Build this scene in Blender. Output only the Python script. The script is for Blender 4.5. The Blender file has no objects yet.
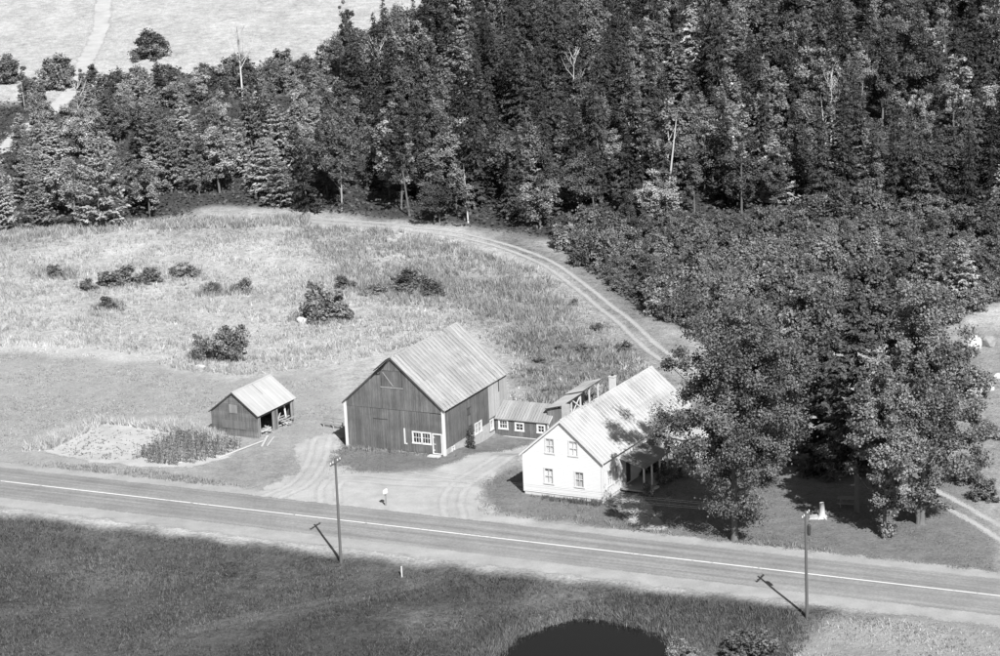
import bpy, math, random
import numpy as np
from mathutils import Matrix, Vector
R_ = math.radians
rng = np.random.default_rng(7)
random.seed(7)
scn = bpy.context.scene
COL = scn.collection

# ------------------------------------------------------------------ camera
F_PX, DEP, ROLL, CAM_H = 2400.0, 14.1, -2.5, 66.0
_d, _r = R_(DEP), R_(ROLL)
_f = np.array([0, math.cos(_d), -math.sin(_d)])
_right = np.array([1.0, 0, 0]); _up = np.cross(_right, _f)
_R = _right * math.cos(_r) + _up * math.sin(_r)
_U = _up * math.cos(_r) - _right * math.sin(_r)
CAM = np.array([0, 0, CAM_H])
cd = bpy.data.cameras.new('camera'); cam = bpy.data.objects.new('camera', cd); COL.objects.link(cam)
cd.sensor_fit = 'HORIZONTAL'; cd.sensor_width = 36; cd.lens = F_PX / 1000 * 36
cd.clip_start = 1; cd.clip_end = 8000
cam.matrix_world = Matrix(((_R[0], _U[0], -_f[0], 0), (_R[1], _U[1], -_f[1], 0), (_R[2], _U[2], -_f[2], CAM_H), (0, 0, 0, 1)))
scn.camera = cam

# ------------------------------------------------------------------ sky, sun, exposure (black and white film: neutral light)
SUN_EL, SHADOW_AZ = 42.0, -17.0           # shadows run away from the camera and a little left
to_sun = Vector((-math.sin(R_(SHADOW_AZ)) * math.cos(R_(SUN_EL)), -math.cos(R_(SHADOW_AZ)) * math.cos(R_(SUN_EL)), math.sin(R_(SUN_EL))))
w = bpy.data.worlds.new('World'); scn.world = w; w.use_nodes = True
nt = w.node_tree; nt.nodes.clear()
sky = nt.nodes.new('ShaderNodeTexSky'); sky.sky_type = 'NISHITA'; sky.sun_disc = False
sky.sun_elevation = R_(SUN_EL); sky.sun_rotation = math.atan2(to_sun.x, to_sun.y)
bw = nt.nodes.new('ShaderNodeRGBToBW'); bg = nt.nodes.new('ShaderNodeBackground'); wo = nt.nodes.new('ShaderNodeOutputWorld')
nt.links.new(sky.outputs[0], bw.inputs[0]); nt.links.new(bw.outputs[0], bg.inputs[0]); nt.links.new(bg.outputs[0], wo.inputs[0])
bg.inputs[1].default_value = 0.05
sl = bpy.data.lights.new('sun', 'SUN'); so = bpy.data.objects.new('sun', sl); COL.objects.link(so)
sl.energy = 4.5; sl.angle = R_(0.5); so.rotation_euler = to_sun.to_track_quat('Z', 'Y').to_euler(); so.location = (30, 100, 120)
vs = scn.view_settings; vs.view_transform = 'Standard'; vs.look = 'None'; vs.gamma = 1; vs.exposure = 0.62; vs.use_curve_mapping = False
scn.cycles.max_bounces = 6; scn.cycles.transparent_max_bounces = 12

# ------------------------------------------------------------------ terrain
def flat(u, v, z=0.0):
    d = _f * F_PX + _R * (u - 500) - _U * (v - 328); d = d / np.linalg.norm(d)
    return CAM + d * ((z - CAM_H) / d[2])
def proj(p):
    q = np.asarray(p, float) - CAM; wv = q @ _f
    return 500 + F_PX * (q @ _R) / wv, 328 - F_PX * (q @ _U) / wv
def sst(a, b, x):
    t = np.clip((x - a) / (b - a), 0, 1); return t * t * (3 - 2 * t)
RA, RB = flat(0, 481)[:2], flat(1000, 596)[:2]
RT = (RB - RA) / np.linalg.norm(RB - RA); RN = np.array([-RT[1], RT[0]])      # RN points away from the camera
def road_s(x, y): return (x - RA[0]) * RN[0] + (y - RA[1]) * RN[1]
WATER_Z = -1.2
PC = flat(588, 668, WATER_Z)[:2]
_ph = np.random.default_rng(3).uniform(0, 6.28, (14, 2)); _an = np.random.default_rng(4).uniform(0, 6.28, 14)
def pond_r(x, y):
    dx, dy = (x - PC[0]) / 6.6, (y - PC[1]) / 9.0
    a = np.arctan2(dy, dx)
    return np.hypot(dx, dy) * (1 + .03 * np.sin(3 * a + 1) + .02 * np.sin(7 * a) + .015 * np.sin(17 * a + 2))
def height(x, y):
    x = np.asarray(x, float); y = np.asarray(y, float)
    t = y - 290
    z = 0.105 * np.where(t > 0, t - 25 * (1 - np.exp(-np.maximum(t, 0) / 25)), 0)
    z = np.where(z > 45, 45 + (z - 45) * .25, z)
    n = 0
    for i in range(14):
        k = 6.28 / (9 * 1.22 ** i if i < 9 else 40 + 12 * (i - 8))
        n = n + np.sin(k * (x * math.cos(_an[i]) + y * math.sin(_an[i])) + _ph[i, 0]) * (.03 if i < 9 else .10)
    z = z + n * sst(246, 275, y)
    s = -road_s(x, y)
    z = z - .75 * sst(7.0, 12, s) + n * .25 * sst(10, 16, s)
    z = z - 1.3 * sst(1.22, .85, pond_r(x, y))
    z = z - 1.1 * sst(8.0, 2.5, np.hypot(x - 1.6, y - 221.0))
    return z
def P(u, v, lift=0.0):
    z = 0.0
    for _ in range(40):
        p = flat(u, v, z); z2 = float(height(p[0], p[1])); z += (z2 - z) * .6
    p = flat(u, v, z); return np.array([p[0], p[1], float(height(p[0], p[1])) + lift])
def PX(pts): return np.array([P(u, v)[:2] for u, v in pts])
def tall(u, v, vt):                                     # base point and height of a thing whose top shows at row vt
    p = P(u, v); lo, hi = 0.1, 40
    for _ in range(40):
        m = (lo + hi) / 2
        if proj(p + [0, 0, m])[1] > vt: lo = m
        else: hi = m
    return p, lo
def sdist(poly, x, y):                                   # signed distance, + inside
    poly = np.asarray(poly, float); inside = np.zeros(x.shape, bool); d2 = np.full(x.shape, 1e18)
    n = len(poly)
    for i in range(n):
        a, b = poly[i], poly[(i + 1) % n]; ab = b - a
        t = np.clip(((x - a[0]) * ab[0] + (y - a[1]) * ab[1]) / max(ab @ ab, 1e-9), 0, 1)
        d2 = np.minimum(d2, (x - a[0] - t * ab[0]) ** 2 + (y - a[1] - t * ab[1]) ** 2)
        c = ((a[1] > y) != (b[1] > y))
        xi = a[0] + (y - a[1]) / np.where(abs(b[1] - a[1]) < 1e-9, 1e-9, b[1] - a[1]) * ab[0]
        inside ^= c & (x < xi)
    return np.sqrt(d2) * np.where(inside, 1, -1)
def ldist(line, x, y):
    line = np.asarray(line, float); d2 = np.full(x.shape, 1e18)
    for a, b in zip(line[:-1], line[1:]):
        ab = b - a; t = np.clip(((x - a[0]) * ab[0] + (y - a[1]) * ab[1]) / max(ab @ ab, 1e-9), 0, 1)
        d2 = np.minimum(d2, (x - a[0] - t * ab[0]) ** 2 + (y - a[1] - t * ab[1]) ** 2)
    return np.sqrt(d2)
def smooth_line(pts, n=8):
    pts = np.asarray(pts, float); out = []
    q = np.vstack([2 * pts[0] - pts[1], pts, 2 * pts[-1] - pts[-2]])
    for i in range(1, len(q) - 2):
        for t in np.linspace(0, 1, n, endpoint=False):
            out.append(.5 * (2 * q[i] + (q[i + 1] - q[i - 1]) * t + (2 * q[i - 1] - 5 * q[i] + 4 * q[i + 1] - q[i + 2]) * t ** 2 + (3 * q[i] - q[i - 1] - 3 * q[i + 1] + q[i + 2]) * t ** 3))
    return np.array(out + [pts[-1]])

# ------------------------------------------------------------------ materials
class NT:
    def __init__(s, name):
        s.m = bpy.data.materials.new(name); s.m.use_nodes = True; s.t = s.m.node_tree; s.t.nodes.clear()
        s.out = s.n('OutputMaterial')
    def n(s, typ, **kw):
        o = s.t.nodes.new('ShaderNode' + typ)
        for k, v in kw.items():
            if k in o.bl_rna.properties: setattr(o, k, v)
            else: o.inputs[k.replace('_', ' ')].default_value = v
        return o
    def l(s, a, b): s.t.links.new(a, b)
    def math(s, op, a, b=None, clamp=False):
        o = s.t.nodes.new('ShaderNodeMath'); o.operation = op; o.use_clamp = clamp
        for i, q in enumerate((a, b)):
            if q is None: continue
            if isinstance(q, (int, float)): o.inputs[i].default_value = q
            else: s.l(q, o.inputs[i])
        return o.outputs[0]
    def noise(s, scale, detail=3, vec=None, rough=.55, stretch=None):
        o = s.t.nodes.new('ShaderNodeTexNoise'); o.inputs['Scale'].default_value = scale; o.inputs['Detail'].default_value = detail; o.inputs['Roughness'].default_value = rough
        if vec is None: vec = s.obj()
        if stretch:
            mp = s.t.nodes.new('ShaderNodeMapping'); mp.inputs['Scale'].default_value = stretch; s.l(vec, mp.inputs[0]); vec = mp.outputs[0]
        s.l(vec, o.inputs['Vector']); return o.outputs[0]
    def obj(s): return s.n('TexCoord').outputs['Object']
    def pos(s): return s.n('NewGeometry').outputs['Position']
    def attr(s, name):
        o = s.n('Attribute'); o.attribute_name = name; return o.outputs['Fac']
    def rand(s): return s.n('ObjectInfo').outputs['Random']
    def lin(s, x, a, b):                                  # a + b*x
        return s.math('ADD', s.math('MULTIPLY', x, b), a)
    def finish(s, val, rough=.85, bump=None, bstr=.5, bdist=.05, spec=.3, alpha=None, metallic=0, transl=None):
        p = s.n('BsdfPrincipled'); s.l(val, p.inputs['Base Color']); p.inputs['Specular IOR Level'].default_value = spec; p.inputs['Metallic'].default_value = metallic
        if isinstance(rough, (int, float)): p.inputs['Roughness'].default_value = rough
        else: s.l(rough, p.inputs['Roughness'])
        if bump is not None:
            b = s.n('Bump'); b.inputs['Strength'].default_value = bstr; b.inputs['Distance'].default_value = bdist; s.l(bump, b.inputs['Height']); s.l(b.outputs[0], p.inputs['Normal'])
        sh = p.outputs[0]
        if transl:
            tr = s.n('BsdfTranslucent'); s.l(val, tr.inputs[0]); mx = s.n('MixShader'); mx.inputs[0].default_value = transl
            s.l(sh, mx.inputs[1]); s.l(tr.outputs[0], mx.inputs[2]); sh = mx.outputs[0]
        if alpha is not None:
            tp = s.n('BsdfTransparent'); mx = s.n('MixShader'); s.l(alpha, mx.inputs[0]); s.l(tp.outputs[0], mx.inputs[1]); s.l(sh, mx.inputs[2]); sh = mx.outputs[0]
        s.l(sh, s.out.inputs['Surface']); return s.m

def plain(name, v, rough=.8, var=.15, scale=6, orand=0.0, spec=.3, stretch=None, bump=0.0, metallic=0):
    s = NT(name); nz = s.noise(scale, 4, stretch=stretch); val = s.lin(nz, v * (1 - var), 2 * v * var)
    if orand: val = s.math('MULTIPLY', val, s.lin(s.rand(), 1 - orand, 2 * orand))
    return s.finish(val, rough, nz if bump else None, bump, .02, spec, metallic=metallic)

def boards(name, v, var=.25, stain=0.35, orand=0.0):      # weathered painted timber
    s = NT(name)
    grain = s.noise(7, 5, stretch=(3, 3, .35)); big = s.noise(.6, 4)
    streak = s.noise(2.0, 4, stretch=(4, 4, .15)); val = s.math('MULTIPLY', s.lin(grain, 1 - var, 2 * var), s.lin(big, 1 - stain, 2 * stain)); val = s.math('MULTIPLY', val, s.lin(streak, 1 - stain, 2 * stain))
    a = s.attr('tone'); val = s.math('MULTIPLY', val, s.lin(a, .85, .3)); val = s.math('MULTIPLY', val, v)
    return s.finish(val, .85, grain, .35, .01, .15)

def leafmat(name, v, orand=.35, spec=.25, rough=.5, transl=.25):
    spec, rough, transl = min(spec, .18), max(rough, .62), min(transl, .12)
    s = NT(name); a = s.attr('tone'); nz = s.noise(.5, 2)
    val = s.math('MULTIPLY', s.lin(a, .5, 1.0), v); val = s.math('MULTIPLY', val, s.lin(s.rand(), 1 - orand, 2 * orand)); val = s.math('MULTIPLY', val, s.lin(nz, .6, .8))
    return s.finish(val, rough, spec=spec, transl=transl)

def metal_roof(name, v, orand=.1, stain=.25, fine=.12, dark_streaks=0.0):
    s = NT(name); st = s.noise(2.2, 4, stretch=(3.0, .35, 1)); fn = s.noise(14, 3, stretch=(3, .6, 1)); bg_ = s.noise(.5, 3, vec=s.pos())
    k = s.math('POWER', st, 2.2); val = s.math('SUBTRACT', 1, s.math('MULTIPLY', k, stain * 1.5)); val = s.math('MULTIPLY', val, s.lin(fn, 1 - fine, 2 * fine)); val = s.math('MULTIPLY', val, s.lin(bg_, .88, .24))
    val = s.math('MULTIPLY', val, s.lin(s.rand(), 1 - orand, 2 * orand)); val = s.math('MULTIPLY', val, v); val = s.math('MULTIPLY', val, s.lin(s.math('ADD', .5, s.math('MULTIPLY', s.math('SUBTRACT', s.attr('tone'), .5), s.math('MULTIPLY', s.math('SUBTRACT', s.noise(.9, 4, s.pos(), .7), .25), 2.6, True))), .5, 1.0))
    if dark_streaks:  # patches of darker streaks running down the slope
        pm = s.math('MULTIPLY', s.math('SUBTRACT', s.noise(.22, 2, s.pos()), .50), 6, True); rs = s.math('MULTIPLY', s.math('SUBTRACT', s.noise(3.0, 4, stretch=(4.0, .5, 1)), .42), 6, True)
        val = s.math('MULTIPLY', val, s.math('SUBTRACT', 1, s.math('MULTIPLY', s.math('MULTIPLY', pm, rs), dark_streaks)))
    return s.finish(val, .55, fn, .1, .01, .3, metallic=.0)

def ground_mat():
    s = NT('ground_cover'); p = s.pos()
    v = s.attr('val'); amp = s.attr('amp')
    n1 = s.noise(.09, 4, p); n2 = s.noise(.7, 5, p, .65); n3 = s.noise(3.2, 4, p, .8); n4 = s.noise(.25, 3, p, stretch=(1, .35, 1))
    k = s.math('ADD', s.math('ADD', s.math('MULTIPLY', s.math('SUBTRACT', n1, .5), .9), s.math('MULTIPLY', s.math('SUBTRACT', n2, .5), 2.6)), s.math('ADD', s.math('MULTIPLY', s.math('SUBTRACT', n3, .5), 4.2), s.math('MULTIPLY', s.math('SUBTRACT', n4, .5), 1.4)))
    val = s.math('MULTIPLY', v, s.math('MAXIMUM', s.math('ADD', 1, s.math('MULTIPLY', k, amp)), .15))
    h = s.math('ADD', s.math('MULTIPLY', n2, .6), n3)
    return s.finish(val, .95, h, .8, .22, .1)

def edge_mat(name, v, var=.3, edge=.7, ruts=None, fine=6, stretch=None):
    s = NT(name); p = s.pos(); d = s.attr('d')
    n1 = s.noise(.5, 5, p, .65); n2 = s.noise(fine, 4, p, .7, stretch); n0 = s.noise(.12, 3, p)
    k = s.math('ADD', s.math('MULTIPLY', s.math('SUBTRACT', n1, .5), var * 2), s.math('MULTIPLY', s.math('SUBTRACT', n2, .5), var * 1.6))
    k = s.math('ADD', k, s.math('MULTIPLY', s.math('SUBTRACT', n0, .5), var * 1.2))
    val = s.math('MULTIPLY', s.math('ADD', 1, k), v)
    e = s.math('ADD', d, s.math('MULTIPLY', s.math('SUBTRACT', n1, .5), edge * 2.4))
    e = s.math('ADD', e, s.math('MULTIPLY', s.math('SUBTRACT', n2, .5), edge * 1.6))
    hf = s.noise(9, 2, p, .8); e = s.math('ADD', e, s.math('MULTIPLY', s.math('SUBTRACT', hf, .5), edge * 2.2)); al = s.math('GREATER_THAN', e, 0.0)
    if ruts:
        c = s.attr('c'); rt = s.math('ABSOLUTE', s.math('SUBTRACT', s.math('ADD', c, s.math('MULTIPLY', s.math('SUBTRACT', n1, .5), .5)), ruts))
        al = s.math('MULTIPLY', al, s.math('GREATER_THAN', s.math('ADD', s.math('SUBTRACT', .36, rt), s.math('MULTIPLY', s.math('SUBTRACT', hf, .5), 1.6)), 0.0))
    return s.finish(val, .95, n2, .4, .03, .1, alpha=al)

M = {}
M['ground'] = ground_mat()
M['gravel'] = edge_mat('gravel', .36, .34, .9)
M['drive'] = edge_mat('drive_gravel', .41, .34, 1.3)
M['dirt'] = edge_mat('track_dirt', .42, .25, .5, ruts=.8)
M['dirt_wide'] = edge_mat('far_track_dirt', .47, .3, .8)
M['soil'] = edge_mat('garden_soil', .46, .35, .7)
M['path'] = edge_mat('path_earth', .40, .25, .4)
M['bark'] = plain('bark', .14, .95, .4, 5, .2, .1, (2, 2, .4), .6)
M['pale_bark'] = plain('pale_bark', .5, .9, .3, 5, .1, .1, (2, 2, .6), .4)
M['grey_wood'] = boards('grey_timber', .28)
M['pole_wood'] = plain('pole_timber', .12, .9, .3, 5, .1, .1, (3, 3, .2))
M['white'] = plain('white_paint', .66, .6, .06, 3)
M['trim'] = plain('white_trim_paint', .6, .6, .10, 5)
M['barn'] = boards('barn_paint', .135, .45, .55)
M['barn_pale'] = boards('barn_faded_paint', .40, .2, .2)
M['shed'] = boards('shed_boards', .145, .45, .7)
M['dark_wood'] = boards('dark_timber', .08)  # dark wood colour for trim, doors and inner boards
M['roof_barn'] = metal_roof('barn_roof_metal', .40, .15, .45, .16, .45)
M['roof_house'] = metal_roof('house_roof_metal', .52, .06, .40, .12, .6)
M['roof_shed'] = metal_roof('shed_roof_metal', .47, .05, .2, .12, .2)
M['roof_low'] = metal_roof('low_roof_metal', .38, .16, .6, .2)
M['roof_dark'] = metal_roof('porch_roof_felt', .28, .1, .5, .2)
M['stone'] = plain('foundation_stone', .42, .9, .35, 3, 0, .1, None, .5)
M['rock'] = plain('rock', .55, .9, .2, 2.5, .1, .1, None, .6)
M['dull'] = plain('dull_rock', .26, .9, .3, 2.5, .1, .1, None, .6)
M['concrete'] = plain('concrete', .55, .9, .2, 4)
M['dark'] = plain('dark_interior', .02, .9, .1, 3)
M['curtain'] = plain('curtain_cloth', .8, .9, .15, 8, .3, .1, (6, 6, 1))
M['brick'] = plain('chimney_brick', .55, .9, .2, 9)
M['iron'] = plain('dark_iron', .05, .5, .2, 5)
M['ceramic'] = plain('insulator_ceramic', .7, .3, .05, 5)
M['wire'] = plain('wire_metal', .12, .5, .1, 5)
M['cut_wood'] = plain('cut_wood', .42, .9, .35, 6, .25)
M['spruce'] = leafmat('spruce_needles', .066, .45, .3, .5, .15)
M['fir'] = leafmat('fir_needles', .25, .5, .3, .5, .2)
M['leaf'] = leafmat('broad_leaves', .135, .55, .35, .45, .3)
M['leaf_dark'] = leafmat('dark_leaves', .125, .1, .5, .35, .3)
M['leaf_yard'] = leafmat('yard_leaves', .215, .25, .45, .38, .3)
M['shrub'] = leafmat('shrub_leaves', .165, .35, .25, .5, .25)
M['leaf_pale'] = leafmat('pale_leaves', .25, .4, .2, .6, .12)
M['under'] = leafmat('undergrowth_leaves', .09, .1)
M['corn'] = leafmat('corn_leaves', .19, .1, .3, .4, .3)
def blade_mat(name):
    s = NT(name); return s.finish(s.math('MULTIPLY', s.attr('val'), 1.0), .8, spec=.15, transl=.3)
M['blade'] = blade_mat('grass_blades')
def glass_mat():
    s = NT('window_glass');     g = s.n('BsdfGlossy'); g.inputs['Roughness'].default_value = .05; g.inputs['Color'].default_value = (.9, .9, .9, 1)
    t = s.n('BsdfTransparent'); t.inputs[0].default_value = (.92, .92, .92, 1); mx = s.n('MixShader')
    mx.inputs[0].default_value = .2; s.l(t.outputs[0], mx.inputs[1]); s.l(g.outputs[0], mx.inputs[2]); s.l(mx.outputs[0], s.out.inputs[0]); return s.m
M['glass'] = glass_mat()
def water_mat():
    s = NT('pond_water'); n = s.noise(1.5, 3, s.pos(), stretch=(1, .5, 1)); c = s.n('Value'); c.outputs[0].default_value = .006
    return s.finish(c.outputs[0], .06, n, .08, .05, .4)
M['water'] = water_mat()
def asphalt_mat():
    s = NT('asphalt'); p = s.pos(); d = s.attr('d'); c = s.attr('c')
    n1 = s.noise(.25, 4, p); n2 = s.noise(5, 3, p); 
    mp = s.n('VectorRotate'); mp.rotation_type = 'Z_AXIS'; mp.inputs['Angle'].default_value = -math.atan2(RT[1], RT[0]); s.l(p, mp.inputs[0])
    n3 = s.noise(1.0, 3, mp.outputs[0], .6, (.03, 1.6, 1))
    # wheel tracks: worn darker bands in each lane
    a = s.math('ABSOLUTE', c); b = s.math('ABSOLUTE', s.math('SUBTRACT', s.math('ABSOLUTE', s.math('SUBTRACT', a, 1.85)), .85))
    tr = s.math('SUBTRACT', 1, s.math('MULTIPLY', b, 1.9), True)
    v = s.math('SUBTRACT', 1.0, s.math('MULTIPLY', tr, .10)); v = s.math('MULTIPLY', v, s.lin(n3, .5, 1.0)); v = s.math('MULTIPLY', v, s.lin(n1, .7, .6)); v = s.math('MULTIPLY', v, s.lin(n2, .65, .7))
    v = s.math('MULTIPLY', v, .265)
    e = s.math('ADD', d, s.math('MULTIPLY', s.math('SUBTRACT', s.noise(.8, 5, p), .5), .7)); al = s.math('GREATER_THAN', s.math('ADD', e, s.math('MULTIPLY', s.math('SUBTRACT', n2, .5), .8)), 0.0)
    return s.finish(v, .9, n2, .2, .01, .2, alpha=al)
M['asphalt'] = asphalt_mat()
def line_mat():
    s = NT('road_paint'); p = s.pos(); n = s.noise(2.5, 5, p, .7); n2 = s.noise(.3, 2, p)
    al = s.math('ADD', s.math('MULTIPLY', s.math('SUBTRACT', s.math('ADD', s.math('MULTIPLY', n, .6), s.math('MULTIPLY', n2, .4)), .40), 12), .5, True); c = s.n('Value'); c.outputs[0].default_value = .72
    return s.finish(c.outputs[0], .7, spec=.2, alpha=al)
M['line'] = line_mat()

# ------------------------------------------------------------------ mesh helpers
def link(o, parent=None):
    COL.objects.link(o)
    if parent is not None: o.parent = parent
    return o
def np_mesh(name, V, Fq, mat, attrs=None, smooth=False):
    """V (n,3), Fq (m,k) same-size polygons"""
    V = np.ascontiguousarray(V, np.float32); Fq = np.ascontiguousarray(Fq, np.int32); m, k = Fq.shape
    me = bpy.data.meshes.new(name); me.vertices.add(len(V)); me.vertices.foreach_set('co', V.ravel())
    me.loops.add(m * k); me.loops.foreach_set('vertex_index', Fq.ravel())
    me.polygons.add(m); me.polygons.foreach_set('loop_start', np.arange(0, m * k, k, dtype=np.int32))
    for a, val in (attrs or {}).items():
        at = me.attributes.new(a, 'FLOAT', 'POINT'); at.data.foreach_set('value', np.ascontiguousarray(val, np.float32))
    me.update(calc_edges=True)
    if smooth: me.polygons.foreach_set('use_smooth', np.ones(m, bool))
    if mat: me.materials.append(mat)
    return me
class MB:
    def __init__(s): s.v = []; s.f = []; s.t = []; s.tone = .5
    def add(s, vs, fs):
        b = len(s.v); s.v += [tuple(q) for q in vs]; s.f += [tuple(i + b for i in f) for f in fs]; s.t += [s.tone] * len(vs); return s
    def box(s, x0, x1, y0, y1, z0, z1):
        return s.add([(x0, y0, z0), (x1, y0, z0), (x1, y1, z0), (x0, y1, z0), (x0, y0, z1), (x1, y0, z1), (x1, y1, z1), (x0, y1, z1)],
                     [(0, 3, 2, 1), (4, 5, 6, 7), (0, 1, 5, 4), (1, 2, 6, 5), (2, 3, 7, 6), (3, 0, 4, 7)])
    def hexa(s, a, b):                                   # two quads (lists of 4 points) joined
        return s.add(list(a) + list(b), [(0, 3, 2, 1), (4, 5, 6, 7), (0, 1, 5, 4), (1, 2, 6, 5), (2, 3, 7, 6), (3, 0, 4, 7)])
    def bar(s, p, q, w, h=None, up=(0, 0, 1)):
        p = Vector(p); q = Vector(q); h = h or w; d = (q - p).normalized(); up = Vector(up)
        if abs(d.dot(up)) > .98: up = Vector((0, 1, 0))
        a = d.cross(up).normalized() * w / 2; b = a.cross(d).normalized() * h / 2
        return s.hexa([p - a - b, p + a - b, p + a + b, p - a + b], [q - a - b, q + a - b, q + a + b, q - a + b])
    def tube(s, pts, rad, n=6, cap=True):
        pts = [Vector(p) for p in pts]; vs = []; fs = []
        for i, p in enumerate(pts):
            d = (pts[min(i + 1, len(pts) - 1)] - pts[max(i - 1, 0)]).normalized(); ref = Vector((0, 0, 1)) if abs(d.z) < .9 else Vector((1, 0, 0))
            a = d.cross(ref).normalized(); b = d.cross(a); r = rad[i] if hasattr(rad, '__len__') else rad
            vs += [p + (a * math.cos(6.2832 * j / n) + b * math.sin(6.2832 * j / n)) * r for j in range(n)]
        for i in range(len(pts) - 1):
            for j in range(n): fs.append((i * n + j, i * n + (j + 1) % n, (i + 1) * n + (j + 1) % n, (i + 1) * n + j))
        if cap: fs += [tuple(range(n)), tuple(reversed(range((len(pts) - 1) * n, len(pts) * n)))]
        return s.add(vs, fs)
    def mesh(s, name, mat, smooth=False):
        me = bpy.data.meshes.new(name); me.from_pydata(s.v, [], s.f)
        at = me.attributes.new('tone', 'FLOAT', 'POINT'); at.data.foreach_set('value', s.t)
        if mat: me.materials.append(mat)
        if smooth: me.polygons.foreach_set('use_smooth', [True] * len(me.polygons))
        me.update(); return me
    def build(s, name, mat, parent=None, smooth=False): return link(bpy.data.objects.new(name, s.mesh(name, mat, smooth)), parent)
def tag(o, label, cat, group=None):
    o['label'] = label; o['category'] = cat
    if group: o['group'] = group
    return o
def thing(name, label, cat, loc, rz=0, group=None):
    o = bpy.data.objects.new(name, None); o.empty_display_size = .3; link(o); o.location = loc; o.rotation_euler = (0, 0, rz); return tag(o, label, cat, group)
def struct(o): o['kind'] = 'structure'; return o
def stuff(o, label=None, cat=None):
    o['kind'] = 'stuff'
    if label: tag(o, label, cat)
    return o

# ------------------------------------------------------------------ ground
ZONES = []   # world polygon, albedo, contrast, softness (m)
def zone(px, val, amp, soft): ZONES.append((PX(px), val, amp, soft))
MEADOW, M_AMP = .45, .45
zone([(-250, 345), (40, 346), (110, 352), (180, 372), (240, 380), (330, 372), (350, 400), (350, 440), (330, 470), (200, 490), (0, 470), (-250, 440)], .36, .26, 2)   # mown field
zone([(-100, 338), (40, 342), (110, 348), (150, 358), (120, 362), (40, 354), (-100, 350)], .52, .25, 1.5)
zone([(300, 215), (420, 228), (545, 270), (620, 345), (600, 380), (520, 370), (470, 310), (360, 300), (330, 260)], .40, .7, 6)                                    # weedy corner
zone([(420, 270), (545, 285), (590, 330), (480, 325)], .29, .7, 5)
zone([(505, 330), (640, 340), (690, 400), (640, 470), (520, 400)], .21, .6, 3)
zone([(325, 440), (350, 430), (450, 440), (500, 425), (560, 420), (560, 447), (500, 455), (430, 470), (360, 478), (300, 478)], .20, .3, 1.2)                        # grass by the barn
zone([(215, 470), (262, 442), (330, 462), (300, 488), (205, 484)], .30, .35, 2)
zone([(480, 480), (515, 462), (530, 470), (640, 480), (700, 400), (990, 470), (1010, 585), (700, 545), (480, 512)], .20, .35, 1.2)                               # house lawn
zone([(310, 497), (400, 494), (446, 505), (440, 514), (318, 501)], .17, .35, .8)                                                                                 # drive island
zone([(-300, 505), (0, 513), (500, 573), (1000, 627), (1300, 660), (1300, 900), (-300, 900)], .095, .6, 1.0)                                                      # roadside below
zone([(500, 610), (620, 595), (780, 612), (800, 640), (760, 672), (480, 690), (490, 630)], .14, .6, 2.5)
zone([(330, 605), (460, 565), (520, 590), (420, 690), (100, 690)], .072, .6, 4)
for dv in (0, 5): zone([(120, 640 + dv), (250, 614 + dv), (340, 598 + dv), (450, 568 + dv), (452, 569.2 + dv), (341, 600.2 + dv), (252, 616.5 + dv), (120, 642.5 + dv)], .125, .5, .35)
for q_ in ([(40, 560), (120, 556), (160, 580), (60, 590)], [(560, 590), (640, 596), (620, 606), (540, 602)], [(240, 565), (300, 572), (280, 590), (220, 585)], [(400, 610), (470, 600), (480, 630), (410, 640)]): zone(q_, .125, .7, 2.5)
zone([(770, 662), (830, 622), (960, 604), (1100, 625), (1200, 760), (700, 760)], .30, .22, 1.5)                                                                 # pale field at the corner
zone([(940, 330), (1100, 320), (1200, 560), (1010, 560), (960, 500), (930, 400)], .30, .5, 3)                                                                    # pasture on the right
zone([(470, 226), (545, 244), (600, 280), (660, 325), (700, 350), (690, 376), (650, 352), (600, 306), (550, 266), (480, 240)], .26, .6, 1.5)
zone([(600, 322), (650, 362), (690, 384), (650, 384), (600, 340)], .30, .6, 2)
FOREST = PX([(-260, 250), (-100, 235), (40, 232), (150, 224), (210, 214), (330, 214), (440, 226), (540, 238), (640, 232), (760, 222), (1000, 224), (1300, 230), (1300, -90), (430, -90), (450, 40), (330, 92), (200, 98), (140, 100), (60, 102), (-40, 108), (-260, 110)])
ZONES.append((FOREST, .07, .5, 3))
SHRUBS = PX([(545, 236), (600, 224), (1000, 212), (1300, 216), (1300, 300), (1000, 300), (960, 322), (900, 345), (780, 350), (690, 330), (655, 318), (610, 290)])
ZONES.append((SHRUBS, .09, .5, 2))
zone([(-60, 262), (-60, 238), (40, 228), (150, 219), (210, 208), (255, 206), (330, 212), (330, 236), (150, 240)], .38, .5, 2)
def ground_vals(x, y):
    v = np.full(x.shape, MEADOW); a = np.full(x.shape, M_AMP)
    for poly, val, amp, soft in ZONES:
        x0, y0 = poly.min(0) - soft * 2; x1, y1 = poly.max(0) + soft * 2
        m = (x > x0) & (x < x1) & (y > y0) & (y < y1)
        if not m.any(): continue
        d = sdist(poly, x[m], y[m]) + .5 * soft * np.sin(x[m] * .9 / max(soft, .6) + np.sin(y[m] * .5)) * .6
        k = sst(-soft, soft, d); v[m] = v[m] * (1 - k) + val * k; a[m] = a[m] * (1 - k) + amp * k
    return v, a
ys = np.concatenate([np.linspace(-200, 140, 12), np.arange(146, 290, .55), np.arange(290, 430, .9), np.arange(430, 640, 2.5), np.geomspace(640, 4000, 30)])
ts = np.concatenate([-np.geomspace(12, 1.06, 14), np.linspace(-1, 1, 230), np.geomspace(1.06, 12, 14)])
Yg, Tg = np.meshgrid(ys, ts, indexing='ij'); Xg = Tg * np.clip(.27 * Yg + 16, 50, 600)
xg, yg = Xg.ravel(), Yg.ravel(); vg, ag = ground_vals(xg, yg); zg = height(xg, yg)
ny, nx = Xg.shape; idx = np.arange(ny * nx).reshape(ny, nx)
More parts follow.
